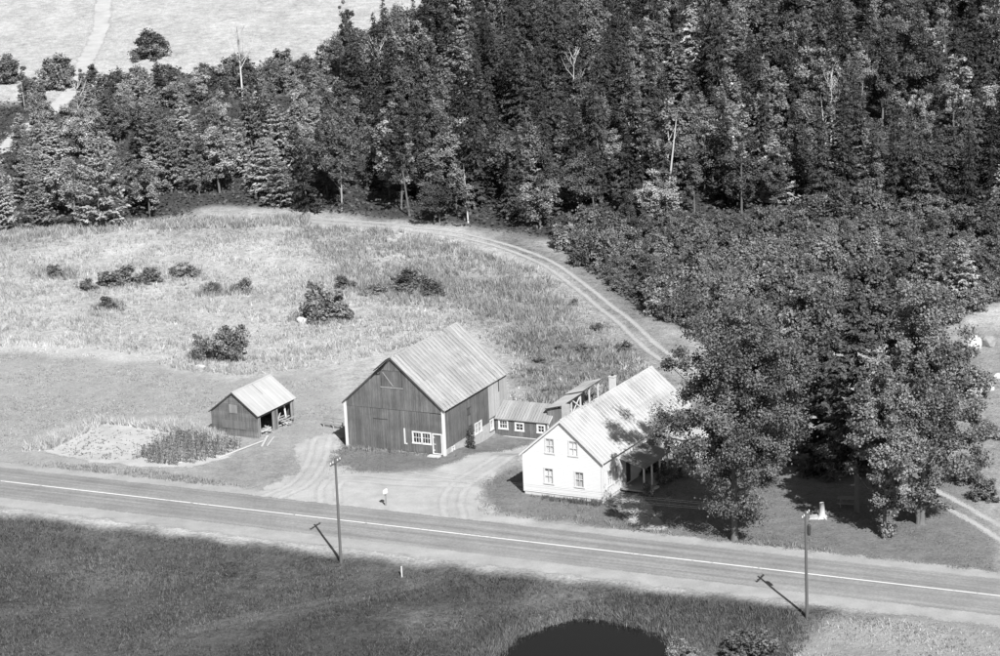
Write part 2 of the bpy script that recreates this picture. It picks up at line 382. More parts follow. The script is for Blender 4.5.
Fg = np.stack([idx[:-1, :-1], idx[:-1, 1:], idx[1:, 1:], idx[1:, :-1]], -1).reshape(-1, 4)
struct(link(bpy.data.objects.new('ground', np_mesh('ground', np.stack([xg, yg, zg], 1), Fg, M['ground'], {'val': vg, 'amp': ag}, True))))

def sheet(name, dfun, bbox, step, margin, lift, mat, cfun=None):
    (x0, y0), (x1, y1) = bbox
    X, Y = np.meshgrid(np.arange(x0, x1 + step, step), np.arange(y0, y1 + step, step)); x, y = X.ravel(), Y.ravel(); d = dfun(x, y)
    n0, n1 = X.shape; ix = np.arange(n0 * n1).reshape(n0, n1); Fq = np.stack([ix[:-1, :-1], ix[:-1, 1:], ix[1:, 1:], ix[1:, :-1]], -1).reshape(-1, 4)
    Fq = Fq[(d[Fq] > -margin).any(1)]; used = np.unique(Fq); mp = np.zeros(len(x), int); mp[used] = np.arange(len(used))
    V = np.stack([x, y, height(x, y) + lift], 1)[used]; at = {'d': d[used]}
    if cfun is not None: at['c'] = cfun(x, y)[used]
    return struct(link(bpy.data.objects.new(name, np_mesh(name, V, mp[Fq], mat, at, True))))
def poly_sheet(name, px, step, margin, lift, mat):
    pw = PX(px); return sheet(name, lambda x, y: sdist(pw, x, y), (pw.min(0) - margin, pw.max(0) + margin), step, margin, lift, mat)
def line_sheet(name, px, half, step, margin, lift, mat):
    ln = smooth_line(PX(px)); return sheet(name, lambda x, y: half - ldist(ln, x, y), (ln.min(0) - half - margin, ln.max(0) + half + margin), step, margin, lift, mat, lambda x, y: ldist(ln, x, y))

# the road: gravel shoulders, asphalt, centre line (a strip mesh along the road direction)
def road_strip(name, s0, s1, margin, lift, mat, ns, crown=0.0):
    L = np.concatenate([np.geomspace(-700, -30, 12), np.arange(-28, 130, 1.0), np.geomspace(132, 800, 12)])
    S = np.linspace(s0 - margin, s1 + margin, ns); LL, SS = np.meshgrid(L, S, indexing='ij'); l, s = LL.ravel(), SS.ravel()
    x = RA[0] + RT[0] * l + RN[0] * s; y = RA[1] + RT[1] * l + RN[1] * s
    ix = np.arange(l.size).reshape(LL.shape); Fq = np.stack([ix[:-1, :-1], ix[1:, :-1], ix[1:, 1:], ix[:-1, 1:]], -1).reshape(-1, 4)
    z = height(x, y) + lift + crown * (1 - (s / 4.2) ** 2)
    return struct(link(bpy.data.objects.new(name, np_mesh(name, np.stack([x, y, z], 1), Fq, mat, {'d': np.minimum(s - s0, s1 - s), 'c': s + .2}, True))))
road_strip('gravel_shoulder', -6.4, 5.2, 1.0, .015, M['gravel'], 24)
road_strip('road', -4.1, 3.5, .4, .022, M['asphalt'], 24, .08)
road_strip('centre_line', -.34, -.14, 0, .028, M['line'], 2, .08)

poly_sheet('driveway', [(255, 492), (300, 470), (292, 446), (318, 434), (343, 436), (341, 447), (330, 462), (360, 472), (420, 474), (452, 463), (500, 452), (545, 440), (580, 436), (566, 452), (524, 455), (500, 470), (484, 484), (480, 500), (500, 514), (560, 524), (420, 522), (300, 503)], .35, 1.6, .02, M['drive'])
M['wheel'] = edge_mat('worn_gravel', .435, .30, 1.1, ruts=.8)
line_sheet('wheel_track', [(455, 520), (452, 500), (462, 484), (490, 466), (530, 452), (570, 444)], 1.6, .3, 1.0, .03, M['wheel'])
line_sheet('wheel_track', [(330, 502), (330, 488), (345, 478), (400, 482), (462, 484)], 1.6, .3, 1.0, .034, M['wheel'])
line_sheet('wheel_track', [(270, 498), (300, 484), (316, 462), (322, 440)], 1.6, .3, 1.0, .032, M['wheel'])
poly_sheet('garden_path', [(612, 503), (640, 492), (668, 530), (640, 530)], .35, 1.0, .018, M['path'])
line_sheet('farm_track', [(255, 214), (300, 219), (350, 223), (430, 231), (500, 245), (545, 262), (585, 290), (620, 318), (655, 350), (690, 372)], 1.8, .3, 1.2, .03, M['dirt'])
line_sheet('hill_track', [(118, -40), (104, 0), (100, 30), (84, 64), (72, 92), (30, 128), (0, 150), (-60, 175)], 1.6, .5, 1.4, .05, M['dirt_wide'])
line_sheet('side_lane', [(1120, 610), (1040, 560), (1000, 533), (958, 508), (905, 480)], 1.9, .4, 1.2, .025, M['dirt'])
GARDEN = PX([(42, 452), (105, 424), (175, 430), (243, 446), (228, 458), (190, 468), (140, 467), (90, 462)])
sheet('garden_soil', lambda x, y: sdist(GARDEN, x, y), (GARDEN.min(0) - 1.2, GARDEN.max(0) + 1.2), .35, 1.2, .02, M['soil'])
# pond
a = np.linspace(0, 2 * np.pi, 64, endpoint=False)
pw_ = np.stack([PC[0] + 8.2 * np.cos(a), PC[1] + 11.2 * np.sin(a), np.full(64, WATER_Z)], 1)
me = bpy.data.meshes.new('pond'); me.from_pydata([tuple(q) for q in pw_], [], [tuple(range(64))]); me.materials.append(M['water']); me.update()
struct(link(bpy.data.objects.new('pond', me)))

# ------------------------------------------------------------------ foliage builders
def leaf_quads(C, N, size, r, aspect=1.6, tone=None, axis=None):
    """diamond leaves at C with normals N"""
    n = len(C); N = N / np.maximum(np.linalg.norm(N, axis=1, keepdims=True), 1e-6)
    A = r.normal(size=(n, 3)) if axis is None else axis + r.normal(0, .3, (n, 3)); A -= (A * N).sum(1, keepdims=True) * N; A /= np.maximum(np.linalg.norm(A, axis=1, keepdims=True), 1e-6); B = np.cross(N, A)
    s = np.broadcast_to(size, (n,))[:, None] * .5
    V = np.stack([C - A * s * aspect, C - B * s, C + A * s * aspect, C + B * s], 1).reshape(-1, 3)
    Fq = np.arange(4 * n).reshape(n, 4); t = r.uniform(0, 1, n) if tone is None else tone
    return V, Fq, np.repeat(t, 4)
def dirs(n, r):
    v = r.normal(size=(n, 3)); return v / np.linalg.norm(v, axis=1, keepdims=True)
def broad_crown(r, h, z0, rad, nclump, per, leaf, clump_r=.24, top_taper=.75, lob=.25, bot=.25, per_bough=7):
    nb = max(6, int(nclump / per_bough)); Db = dirs(nb, r); rb = r.uniform(.35, 1, nb) ** .5 * r.uniform(.75, 1.12, nb)      # boughs, then leaf clumps round each bough
    if per_bough < 2: rb = r.uniform(.55, 1.0, nb)
    bi = r.integers(0, nb, nclump); bs = r.uniform(.14, .30, nb)
    Q = Db[bi] * rb[bi][:, None] * .82 + r.normal(size=(nclump, 3)) * bs[bi][:, None]; rr = np.minimum(np.linalg.norm(Q, axis=1), 1.12); D = Q / np.maximum(np.linalg.norm(Q, axis=1, keepdims=True), 1e-6)
    ph = r.uniform(0, 6.28, 4)
    az = np.arctan2(D[:, 1], D[:, 0]); lobes = 1 + lob * np.sin(2 * az + ph[0] + 2 * D[:, 2]) + lob * .6 * np.sin(5 * az + ph[1] + 4 * D[:, 2])
    zc, hz = (h + z0) / 2, (h - z0) / 2
    C = D * rr[:, None] * np.stack([rad * lobes, rad * lobes, np.full(nclump, hz)], 1)
    t = (C[:, 2] / hz); C[:, :2] *= np.where(t > 0, 1 - (1 - top_taper) * t ** 1.5, 1 - bot * (-t) ** 1.5)[:, None]
    C[:, 2] += zc
    cr = clump_r * rad * r.uniform(.55, 1.25, nclump)
    ci = r.integers(0, nclump, nclump * per); d = dirs(len(ci), r); 
    Pn = C[ci] + d * (cr[ci] * np.abs(r.normal(.75, .32, len(ci))))[:, None] * [1, 1, .85]
    out = Pn - np.array([0, 0, z0 + .35 * (h - z0)]); out /= np.linalg.norm(out, axis=1, keepdims=True)
    N = d * .5 + out * .35 + r.normal(size=(len(ci), 3)) * .75 + [0, 0, .3]
    ct = np.clip(r.uniform(.1, .9, nb)[bi] + r.normal(0, .15, nclump), 0, 1)
    V, Fq, T = leaf_quads(Pn, N, leaf * r.uniform(.6, 1.35, len(ci)), r, 1.35, np.clip(ct[ci] + r.normal(0, .28, len(ci)), 0, 1.3))
    return V, Fq, T, C
def broad_trunk(mb, r, h, z0, C, tr, nl=10, stems=1):
    for k in range(stems):
        ox, oy = (0, 0) if stems == 1 else (r.uniform(-.5, .5), r.uniform(-.4, .4)); lean = r.normal(0, .03 if stems == 1 else .09, 2)
        pts = [(ox * (.4 + z / h), oy * (.4 + z / h), 0) for z in (0,)]; rad = [tr * 1.5]
        for t in (.03, .12, .3, .5, .7, .88): pts.append((ox * (.5 + t) + lean[0] * h * t, oy * (.5 + t) + lean[1] * h * t, h * t)); rad.append(tr * (1.08 - t))
        pts[0] = (pts[0][0], pts[0][1], -.25); mb.tube(pts, rad, 8)
    for c in C[r.permutation(len(C))[:nl]]:
        t = max(.12, (c[2] - .45 * np.hypot(c[0], c[1])) / h * .85); t = min(t, .8); b = np.array([0, 0, h * t]); m = (b + c) / 2 + [0, 0, -.08 * np.linalg.norm(c - b)]
        mb.tube([b, m, c], [tr * .42 * (1.1 - t), tr * .27 * (1.1 - t), tr * .08], 5, False)
def conifer_crown(r, h, rad, droop=.25, dens=1.0, leaf=.34, z0=.06, fill=1.0, up=0.0, expo=.85):
    Cs, Ns, Ts, Ss, As = [], [], [], [], []
    z = z0 * h; ragged = r.uniform(0, 6.28, 3)
    while z < h * .985:
        t = z / h; nb = max(3, int((5 + 4 * (1 - t)) * fill)); off = r.uniform(0, 6.28); dzl = (.30 + .34 * (1 - t)) * (h / 11) ** .5
        for j in range(nb):
            zb = z + r.uniform(-.6, .6) * dzl; tb = min(max(zb / h, 0), .99); az = off + 6.283 * j / nb + r.normal(0, .3)
            L0 = rad * (1 - tb) ** expo * (.55 + .45 * min(1, (tb + .12) / .2)) + .12
            L = L0 * r.uniform(.45, 1.2) * (1 + .16 * math.sin(2 * az + 5 * tb + ragged[0]) + .1 * math.sin(9 * tb + ragged[1]))
            n = max(4, int(L * 15 * dens)); q = r.uniform(.1, 1, n) ** .7 * L; dr_ = droop * r.uniform(.5, 1.5)
            dz = -dr_ * q * (1 - .45 * q / max(rad, .1)) + up * q ** 2 / max(L, .2)
            d = np.array([math.cos(az), math.sin(az)]); side = np.array([-d[1], d[0]]); wd = r.normal(0, .10 + .20 * (q / max(L, .1)) * (L * .45), n)
            Cs.append(np.stack([d[0] * q + side[0] * wd, d[1] * q + side[1] * wd, zb + dz + r.normal(0, .07, n) - np.abs(wd) * .3], 1))
            Ns.append(np.stack([d[0] * .3 + r.normal(0, .4, n), d[1] * .3 + r.normal(0, .4, n), .7 + r.normal(0, .4, n)], 1))
            sg = np.sign(wd) * .7
            As.append(np.stack([d[0] + side[0] * sg, d[1] + side[1] * sg, np.full(n, -dr_ * .8 + up * .6)], 1))
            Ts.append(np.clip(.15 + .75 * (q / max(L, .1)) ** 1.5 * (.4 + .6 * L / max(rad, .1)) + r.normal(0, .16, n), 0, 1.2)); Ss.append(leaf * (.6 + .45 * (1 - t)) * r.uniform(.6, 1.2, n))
        z += dzl
    C, N, T, S, A = np.vstack(Cs), np.vstack(Ns), np.concatenate(Ts), np.concatenate(Ss), np.vstack(As)
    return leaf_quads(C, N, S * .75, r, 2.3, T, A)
def variants(kind, n, seed):
    out = []
    for i in range(n):
        r = np.random.default_rng(seed + i); mb = MB()
        if kind == 'spruce':
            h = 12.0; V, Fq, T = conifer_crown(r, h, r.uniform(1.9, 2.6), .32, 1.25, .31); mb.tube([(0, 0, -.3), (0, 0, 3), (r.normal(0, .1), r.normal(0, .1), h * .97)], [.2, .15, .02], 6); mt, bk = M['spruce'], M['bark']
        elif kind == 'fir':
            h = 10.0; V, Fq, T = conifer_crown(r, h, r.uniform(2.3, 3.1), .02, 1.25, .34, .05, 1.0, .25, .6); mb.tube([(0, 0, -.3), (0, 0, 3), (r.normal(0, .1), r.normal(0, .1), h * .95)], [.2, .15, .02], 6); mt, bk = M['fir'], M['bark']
        elif kind == 'broad':
            h = 11.0; V, Fq, T, C = broad_crown(r, h, r.uniform(1.0, 2.4), r.uniform(2.3, 3.3), 90, 130, .205, .24, r.uniform(.4, .8), .3); broad_trunk(mb, r, h, 2, C, .16, 9); mt, bk = M['leaf'], M['bark']
        elif kind == 'birch':
            h = 12.0; V, Fq, T, C = broad_crown(r, h, 2.6, r.uniform(1.5, 2.0), 36, 60, .26, .26, .5, .35); broad_trunk(mb, r, h, 3, C, .13, 10); mt, bk = M['leaf'], M['pale_bark']
        elif kind == 'aspen':
            h = 12.0; V, Fq, T, C = broad_crown(r, h, r.uniform(1.2, 2.4), r.uniform(1.5, 2.1), 80, 110, .19, .27, r.uniform(.3, .6), .25); broad_trunk(mb, r, h, 2, C, .13, 9); mt, bk = M['leaf'], M['bark']
        elif kind == 'shrub':
            h = 3.0; V, Fq, T, C = broad_crown(r, h, -.9, r.uniform(1.4, 1.8), 85, 80, .15, .26, .85, .1, 0, 1.6); broad_trunk(mb, r, 1.8, .2, C[C[:, 2] > .3], .04, 6); mt, bk = M['shrub'], M['bark']
        elif kind == 'bush':
            h = 1.6; V, Fq, T, C = broad_crown(r, h, -.6, r.uniform(.8, 1.0), 40, 80, .10, .32, .85, .15, 0, 1.4); broad_trunk(mb, r, 1.0, .1, C[C[:, 2] > .2], .02, 5); mt, bk = M['shrub'], M['bark']
        out.append((np_mesh(kind + '_crown', V, Fq, mt, {'tone': T}), mb.mesh(kind + '_trunk', bk, True), h))
    return out
VAR = {k: variants(k, n, s) for k, n, s in (('spruce', 7, 100), ('fir', 6, 200), ('broad', 8, 300), ('birch', 3, 400), ('aspen', 5, 450), ('shrub', 6, 500), ('bush', 4, 600))}
NAMES = {'spruce': 'spruce_tree', 'fir': 'fir_tree', 'broad': 'broadleaf_tree', 'birch': 'birch_tree', 'aspen': 'aspen_tree', 'shrub': 'shrub', 'bush': 'bush'}
def plant(kind, p, h, label, cat, group=None, wide=1.0, var=None, sink=.05, pale=False):
    v = VAR[kind][rng.integers(len(VAR[kind])) if var is None else var]; s = h / v[2]
    o = bpy.data.objects.new(NAMES[kind], None); link(o); o.empty_display_size = .3; o.location = (p[0], p[1], p[2] - sink); tl_ = .045 if kind not in ('shrub', 'bush') else .1; o.rotation_euler = (rng.normal(0, tl_), rng.normal(0, tl_), rng.uniform(0, 6.28))
    o.scale = (s * wide, s * wide, s); tag(o, label, cat, group)
    cr_ = link(bpy.data.objects.new('crown', v[0]), o)
    if pale: cr_.material_slots[0].link = 'OBJECT'; cr_.material_slots[0].material = M['leaf_pale']      # a paler leaved species
    link(bpy.data.objects.new('trunk' if kind not in ('shrub', 'bush') else 'stem', v[1]), o); return o

# ------------------------------------------------------------------ buildings
def frame_matrix(m, ang): return (m[0], m[1], 0.0), R_(ang)
def clip_open(a, b, opens):                               # 1-D interval minus list of intervals
    seg = [(a, b)]
    for o0, o1 in opens:
        nx_ = []
        for s0, s1 in seg:
            if o1 <= s0 or o0 >= s1: nx_.append((s0, s1)); continue
            if o0 > s0: nx_.append((s0, o0))
            if o1 < s1: nx_.append((o1, s1))
        seg = nx_
    return [q for q in seg if q[1] - q[0] > .01]
def vboards(mb, x0, x1, top, z0, to3, opens, bw=.24, depth=.04, r=rng):
    """vertical boards on a wall. to3(x, out, z) -> local point. top(x) -> height. opens: (xa, xb, za, zb)"""
    xs = [x0]
    while xs[-1] < x1 - 1e-6: xs.append(min(x1, xs[-1] + bw * r.uniform(.85, 1.15)))
    for o in opens: xs += [o[0], o[1]]
    xs = sorted(set(round(q, 4) for q in xs)); xs = [xs[0]] + [b for a_, b in zip(xs[:-1], xs[1:]) if b - a_ > .03]
    for a_, b in zip(xs[:-1], xs[1:]):
        mid = (a_ + b) / 2; segs = clip_open(z0, max(top(a_), top(b)), [(o[2], o[3]) for o in opens if o[0] - .02 < mid < o[1] + .02])
        mb.tone = float(r.uniform(0, 1)); d = depth + r.uniform(-.006, .010); g = .006
        for s0, s1 in segs:
            ta, tb = (min(s1, top(a_)), min(s1, top(b)))
            if max(ta, tb) <= s0 + .02: continue
            ta, tb = max(ta, s0 + .01), max(tb, s0 + .01)
            mb.hexa([to3(a_ + g, 0, s0), to3(b - g, 0, s0), to3(b - g, 0, tb), to3(a_ + g, 0, ta)][::-1], [to3(a_ + g, d, s0), to3(b - g, d, s0), to3(b - g, d, tb), to3(a_ + g, d, ta)][::-1])
    mb.tone = .5
def hboards(mb, z0, z1, span, to3, opens, bw=.13, lap=.018, r=rng):
    """clapboards: span(z) -> (xa, xb)"""
    zs = list(np.arange(z0, z1, bw)) + [z1]
    for o in opens: zs += [o[2], o[3]]
    zs = sorted(set(round(float(q), 4) for q in zs))
    for a_, b in zip(zs[:-1], zs[1:]):
        if b - a_ < .004: continue
        mid = (a_ + b) / 2; xa, xb = span(a_); xc, xd = span(b); mb.tone = float(r.uniform(0, 1))
        for s0, s1 in clip_open(xa, xb, [(o[0], o[1]) for o in opens if o[2] - .001 < mid < o[3] + .001]):
            t0, t1 = max(s0, xc) if s0 == xa else s0, min(s1, xd) if s1 == xb else s1
            if t1 <= t0: t0 = t1 = (s0 + s1) / 2
            mb.add([to3(s0, lap + .02, a_), to3(s1, lap + .02, a_), to3(t1, .02, b), to3(t0, .02, b), to3(s0, .0, a_), to3(s1, .0, a_)], [(0, 1, 2, 3), (4, 5, 1, 0)])
    mb.tone = .5
def window(parent, to3, x, z, w, h, nx, nz, trim=.10, curtain=None, name='window', sashes=1, mat='trim'):
    """window in opening centred x, sill z. frame part with panes and curtain as sub-parts"""
    mb = MB()
    def b3(xa, xb, oa, ob, za, zb):
        q = [to3(xa, oa, za), to3(xb, oa, za), to3(xb, oa, zb), to3(xa, oa, zb)]; p_ = [to3(xa, ob, za), to3(xb, ob, za), to3(xb, ob, zb), to3(xa, ob, zb)]
        mb.hexa(q, p_)
    x0, x1, z0, z1 = x - w / 2, x + w / 2, z, z + h
    b3(x0 - trim, x0 + .02, -.06, .075, z0 - trim * .5, z1 + trim); b3(x1 - .02, x1 + trim, -.06, .075, z0 - trim * .5, z1 + trim)
    b3(x0 + .02, x1 - .02, -.06, .07, z1 - .02, z1 + trim); b3(x0 - trim - .03, x1 + trim + .03, -.06, .10, z0 - trim, z0 + .02)
    for i in range(1, nx): xx = x0 + w * i / nx; b3(xx - .018, xx + .018, -.03, .02, z0 + .02, z1 - .02)
    for i in range(1, nz): zz = z0 + h * i / nz; t_ = .03 if (sashes == 2 and i == nz // 2) else .018; b3(x0 + .02, x1 - .02, -.028, .022, zz - t_, zz + t_)
    wo_ = mb.build(name, M[mat], parent)
    for i in range(nx):
        for k in range(nz):
            pm = MB(); a0, a1 = x0 + w * i / nx + .012, x0 + w * (i + 1) / nx - .012; c0, c1 = z0 + h * k / nz + .012, z0 + h * (k + 1) / nz - .012
            pm.add([to3(a0, -.005, c0), to3(a1, -.005, c0), to3(a1, -.005, c1), to3(a0, -.005, c1)], [(0, 1, 2, 3)]); pm.build('pane', M['glass'], wo_)
    if curtain:
        cm = MB(); c0, c1 = z0 + h * curtain[0], z0 + h * curtain[1]; n = 14
        vs_, fs_ = [], []
        for i in range(n + 1):
            xx = x0 + w * i / n; o = -.10 - .025 * (i % 2); vs_ += [to3(xx, o, c0), to3(xx, o, c1)]
        for i in range(n): fs_.append((2 * i, 2 * i + 2, 2 * i + 3, 2 * i + 1))
        cm.add(vs_, fs_).build('curtain', M['curtain'], wo_)
    return wo_
def roof_sheet_mesh(name, w, l, mat, ribs, rh=.022, strip_tone=0.0):
    """a sheet in local x (along ridge) and y (down slope), ribs run down the slope"""
    prof = []
    for i in range(ribs):
        c = w * (i + .5) / ribs; q = w / ribs * .12
        prof += [(c - q * 3.4, 0, .5), (c - q * 2.2, 0, strip_tone), (c - q * 1.6, 0, strip_tone), (c - q * 1.1, rh * .45, strip_tone), (c - q * .7, rh, .62), (c + q * .7, rh, .62), (c + q * 1.6, 0, .5)]  # darker strip along one foot of each rib, rib tops paler
    prof = [(-.004, 0, .5)] + prof + [(w + .004, 0, .5)]; mb = MB(); vs_ = []
    for x, z, _ in prof: vs_ += [(x, 0, z), (x, l, z)]
    mb.add(vs_, [(2 * i, 2 * i + 1, 2 * i + 3, 2 * i + 2) for i in range(len(prof) - 1)])
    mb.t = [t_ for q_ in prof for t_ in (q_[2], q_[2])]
    # turned-down lower edge gives the sheet a visible thickness
    mb.add([(-.004, l, 0), (w + .004, l, 0), (w + .004, l, -.03), (-.004, l, -.03)], [(0, 1, 2, 3)])
    return mb.mesh(name, mat)
def gable_roof(parent, W, L, h, rise, ov_side, ov_end, mat, sheet_w, rows, ribs, trim_mat, deck=.06, y0=0.0, trim_t=.16, x0=0.0, rh=.022, strip_tone=0.0):
    """ridge along local y from y0-ov_end to y0+L+ov_end, eaves at x0 +- (W/2+ov_side). h = wall top height"""
    sl_ = math.atan2(rise, W / 2); ca, sa = math.cos(sl_), math.sin(sl_)
    slope_len = (W / 2 + ov_side) / ca; ya, yb = y0 - ov_end, y0 + L + ov_end; n = max(1, round((yb - ya) / sheet_w)); sw = (yb - ya) / n; zr = h + rise
    roof = MB()
    for s in (-1, 1):
        e = (x0 + s * (W / 2 + ov_side), zr - (W / 2 + ov_side) * math.tan(sl_)); nx_, nz_ = s * sa, ca
        for q0, q1 in ((0.0, deck),):
            a_ = [(x0, ya, zr - q1 / ca), (e[0] - nx_ * q1, ya, e[1] - nz_ * q1), (e[0], ya, e[1] - .004), (x0, ya, zr - .004)]
            b_ = [(p_[0], yb, p_[2]) for p_ in a_]
            roof.hexa(a_ if s < 0 else a_[::-1], b_ if s < 0 else b_[::-1])
    ro = roof.build('roof', trim_mat, parent)
    for s in (-1, 1):
        for k in range(rows):
            l0, l1 = slope_len * k / rows, slope_len * (k + 1) / rows + (.03 if k == rows - 1 else .08)
            me_ = roof_sheet_mesh('roof_sheet', sw, l1 - l0, mat, ribs, rh, strip_tone)
            for i in range(n):
                o = link(bpy.data.objects.new('roof_sheet', me_), ro)
                lift = .008 + .006 * (rows - k) + rng.uniform(0, .004)
                # local axes: X along ridge, Y down the slope, Z normal
                X = Vector((0, 1, 0)) if s > 0 else Vector((0, -1, 0)); Yv = Vector((s * ca, 0, -sa)); Z = Vector((s * sa, 0, ca))
                org = Vector((x0, ya + sw * i if s > 0 else ya + sw * (i + 1), zr)) + Yv * l0 + Z * lift
                # X x Y must equal Z
                o.matrix_local = Matrix(((X.x, Yv.x, Z.x, org.x), (X.y, Yv.y, Z.y, org.y), (X.z, Yv.z, Z.z, org.z), (0, 0, 0, 1)))
        for yy, d in ((ya, -1), (yb, 1)):
            t = MB(); e = (x0 + s * (W / 2 + ov_side), zr - (W / 2 + ov_side) * math.tan(sl_))
            p_, q_ = (x0, zr - .002), e; dn = trim_t
            y1_, y2_ = (yy - .03, yy + .005) if d < 0 else (yy - .005, yy + .03)
            t.hexa([(p_[0], y1_, p_[1] - dn), (q_[0], y1_, q_[1] - dn), (q_[0], y1_, q_[1]), (p_[0], y1_, p_[1])], [(p_[0], y2_, p_[1] - dn), (q_[0], y2_, q_[1] - dn), (q_[0], y2_, q_[1]), (p_[0], y2_, p_[1])])
            t.build('rake_board', trim_mat, ro)
    c = MB(); c.hexa([(x0 - .14, ya - .01, zr - .14 * math.tan(sl_) + .045), (x0, ya - .01, zr + .05), (x0, ya - .01, zr + .065), (x0 - .14, ya - .01, zr - .14 * math.tan(sl_) + .06)], [(x0 - .14, yb + .01, zr - .14 * math.tan(sl_) + .045), (x0, yb + .01, zr + .05), (x0, yb + .01, zr + .065), (x0 - .14, yb + .01, zr - .14 * math.tan(sl_) + .06)])
    c.hexa([(x0, ya - .01, zr + .05), (x0 + .14, ya - .01, zr - .14 * math.tan(sl_) + .045), (x0 + .14, ya - .01, zr - .14 * math.tan(sl_) + .06), (x0, ya - .01, zr + .065)], [(x0, yb + .01, zr + .05), (x0 + .14, yb + .01, zr - .14 * math.tan(sl_) + .045), (x0 + .14, yb + .01, zr - .14 * math.tan(sl_) + .06), (x0, yb + .01, zr + .065)])
    c.build('ridge_cap', mat, ro)
    return ro
F_FRONT = lambda y0=0.0: (lambda x, o, z: (x, y0 - o, z))
def F_BACK(y1): return lambda x, o, z: (-x, y1 + o, z)
def F_RIGHT(xr): return lambda y, o, z: (xr + o, y, z)
def F_LEFT(xl): return lambda y, o, z: (xl - o, -y, z)

# ---- white farmhouse
HW, HL, HH, HR = 7.7, 18.6, 3.95, 3.25
loc, rz = frame_matrix((4.92, 200.45), -29)
house = thing('farmhouse', 'white clapboard farmhouse with long pale metal roof, beside the big roadside poplar', 'house', loc, rz)
wl = MB(); hw = HW / 2
topf = lambda x: HH + HR * (1 - abs(x) / hw)
ops = [(-1.55, -.75, 4.05, 5.35), (.75, 1.55, 4.05, 5.35), (-1.75, -.95, 1.25, 2.6), (1.25, 2.05, 1.25, 2.6)]
spanf = lambda z: (-hw, hw) if z <= HH else (-hw * (1 - (z - HH) / HR), hw * (1 - (z - HH) / HR))
hboards(wl, .3, HH + HR - .02, spanf, F_FRONT(0), ops)
hboards(wl, .3, HH + HR - .02, spanf, F_BACK(HL), [])
ops_r = [(1.0, 1.8, 1.25, 2.6), (2.5, 3.1, 1.25, 2.6), (9.4, 10.2, 1.25, 2.6), (4.7, 5.6, .4, 2.4)]
hboards(wl, .3, HH, lambda z: (0, HL), F_RIGHT(hw), ops_r)
hboards(wl, .3, HH, lambda z: (-HL, 0), F_LEFT(-hw), [(-6.4, -5.6, 1.25, 2.6), (-12.4, -11.6, 1.25, 2.6)])
wl.build('wall', M['white'], house)
fd = MB(); fd.box(-hw + .02, hw - .02, .02, HL - .02, -1.2, .3); fd.build('foundation', M['concrete'], house)
ins = MB(); ins.box(-hw + .35, hw - .35, .45, HL - .35, .31, .36); ins.box(-hw + .3, hw - .3, 1.6, 1.7, .36, 3.8); ins.box(hw - 1.6, hw - 1.5, 1.71, HL - .4, .36, 3.8); ins.build('interior_partition', M['curtain'], house)
for xx, yy in ((-hw, 0), (hw, 0), (hw, HL), (-hw, HL)):
    cb = MB(); cb.box(xx - .07, xx + .07, yy - .07, yy + .07, .28, HH - .05); cb.build('corner_board', M['white'], house)
for o in ops: window(house, F_FRONT(0), (o[0] + o[1]) / 2, o[2], o[1] - o[0], o[3] - o[2], 2, 2, .09, (0, 1) if rng.random() < .5 else (0, .8), sashes=2)
for o in ops_r[:3]: window(house, F_RIGHT(hw), (o[0] + o[1]) / 2, o[2], o[1] - o[0], o[3] - o[2], 2, 2, .09, (0, .7), sashes=2)
for o in ((-6.4, -5.6, 1.25, 2.6), (-12.4, -11.6, 1.25, 2.6)): window(house, F_LEFT(-hw), (o[0] + o[1]) / 2, o[2], o[1] - o[0], o[3] - o[2], 2, 2, .09, (0, .7), sashes=2)
dr = MB(); dr.box(hw - .08, hw - .03, 4.72, 5.58, .4, 2.38); d_ = dr.build('door', M['dark_wood'], house)
kn = MB(); kn.tube([(hw - .03, 5.45, 1.35), (hw + .04, 5.45, 1.35)], [.03, .04], 8); kn.build('handle', M['iron'], d_)
hr = gable_roof(house, HW, HL, HH, HR, .28, .25, M['roof_house'], .60, 2, 1, M['trim'], .07, 0, .2, rh=.05, strip_tone=.2)
ch = MB(); ch.box(-.75, -.25, 11.2, 11.7, HH + HR - 1.0, HH + HR + .85); ch.box(-.80, -.20, 11.15, 11.75, HH + HR + .85, HH + HR + .93); c_ = ch.build('chimney', M['brick'], hr)
ch = MB(); ch.tube([(-.5, 11.45, HH + HR + .93), (-.5, 11.45, HH + HR + 1.08)], .14, 10); ch.build('flue', M['iron'], c_)
ch = MB(); ch.box(-1.75, -1.2, 3.6, 4.2, HH + HR - 2.0, HH + HR + .15); c_ = ch.build('chimney', M['stone'], hr)
# porch along the right wall
po = MB(); px0, px1, py0, py1 = hw + .05, hw + 2.3, 3.5, 8.6
po.hexa([(px0, py0, 2.98), (px1 + .25, py0 - .25, 2.42), (px1 + .25, py0 - .25, 2.5), (px0, py0, 3.06)], [(px0, py1, 2.98), (px1 + .25, py1 + .25, 2.42), (px1 + .25, py1 + .25, 2.5), (px0, py1, 3.06)])
pr = po.build('porch_roof', M['roof_dark'], house)
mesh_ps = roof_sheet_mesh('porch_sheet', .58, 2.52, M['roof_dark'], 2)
pa = math.atan2(.56, 2.5)
for i in range(9):
    o = link(bpy.data.objects.new('roof_sheet', mesh_ps), pr); Yv = Vector((math.cos(pa), 0, -math.sin(pa))); Z = Vector((math.sin(pa), 0, math.cos(pa)))
    org = Vector((px0, py0 - .1 + .59 * i, 3.06)) + Z * .012
    o.matrix_local = Matrix(((0, Yv.x, Z.x, org.x), (1, 0, Z.y, org.y), (0, Yv.z, Z.z, org.z), (0, 0, 0, 1)))
for yy in np.linspace(py0 + .1, py1 - .1, 4):
    t = MB(); t.box(px1 - .06, px1 + .06, yy - .06, yy + .06, .32, 2.44); t.build('porch_post', M['trim'], house)
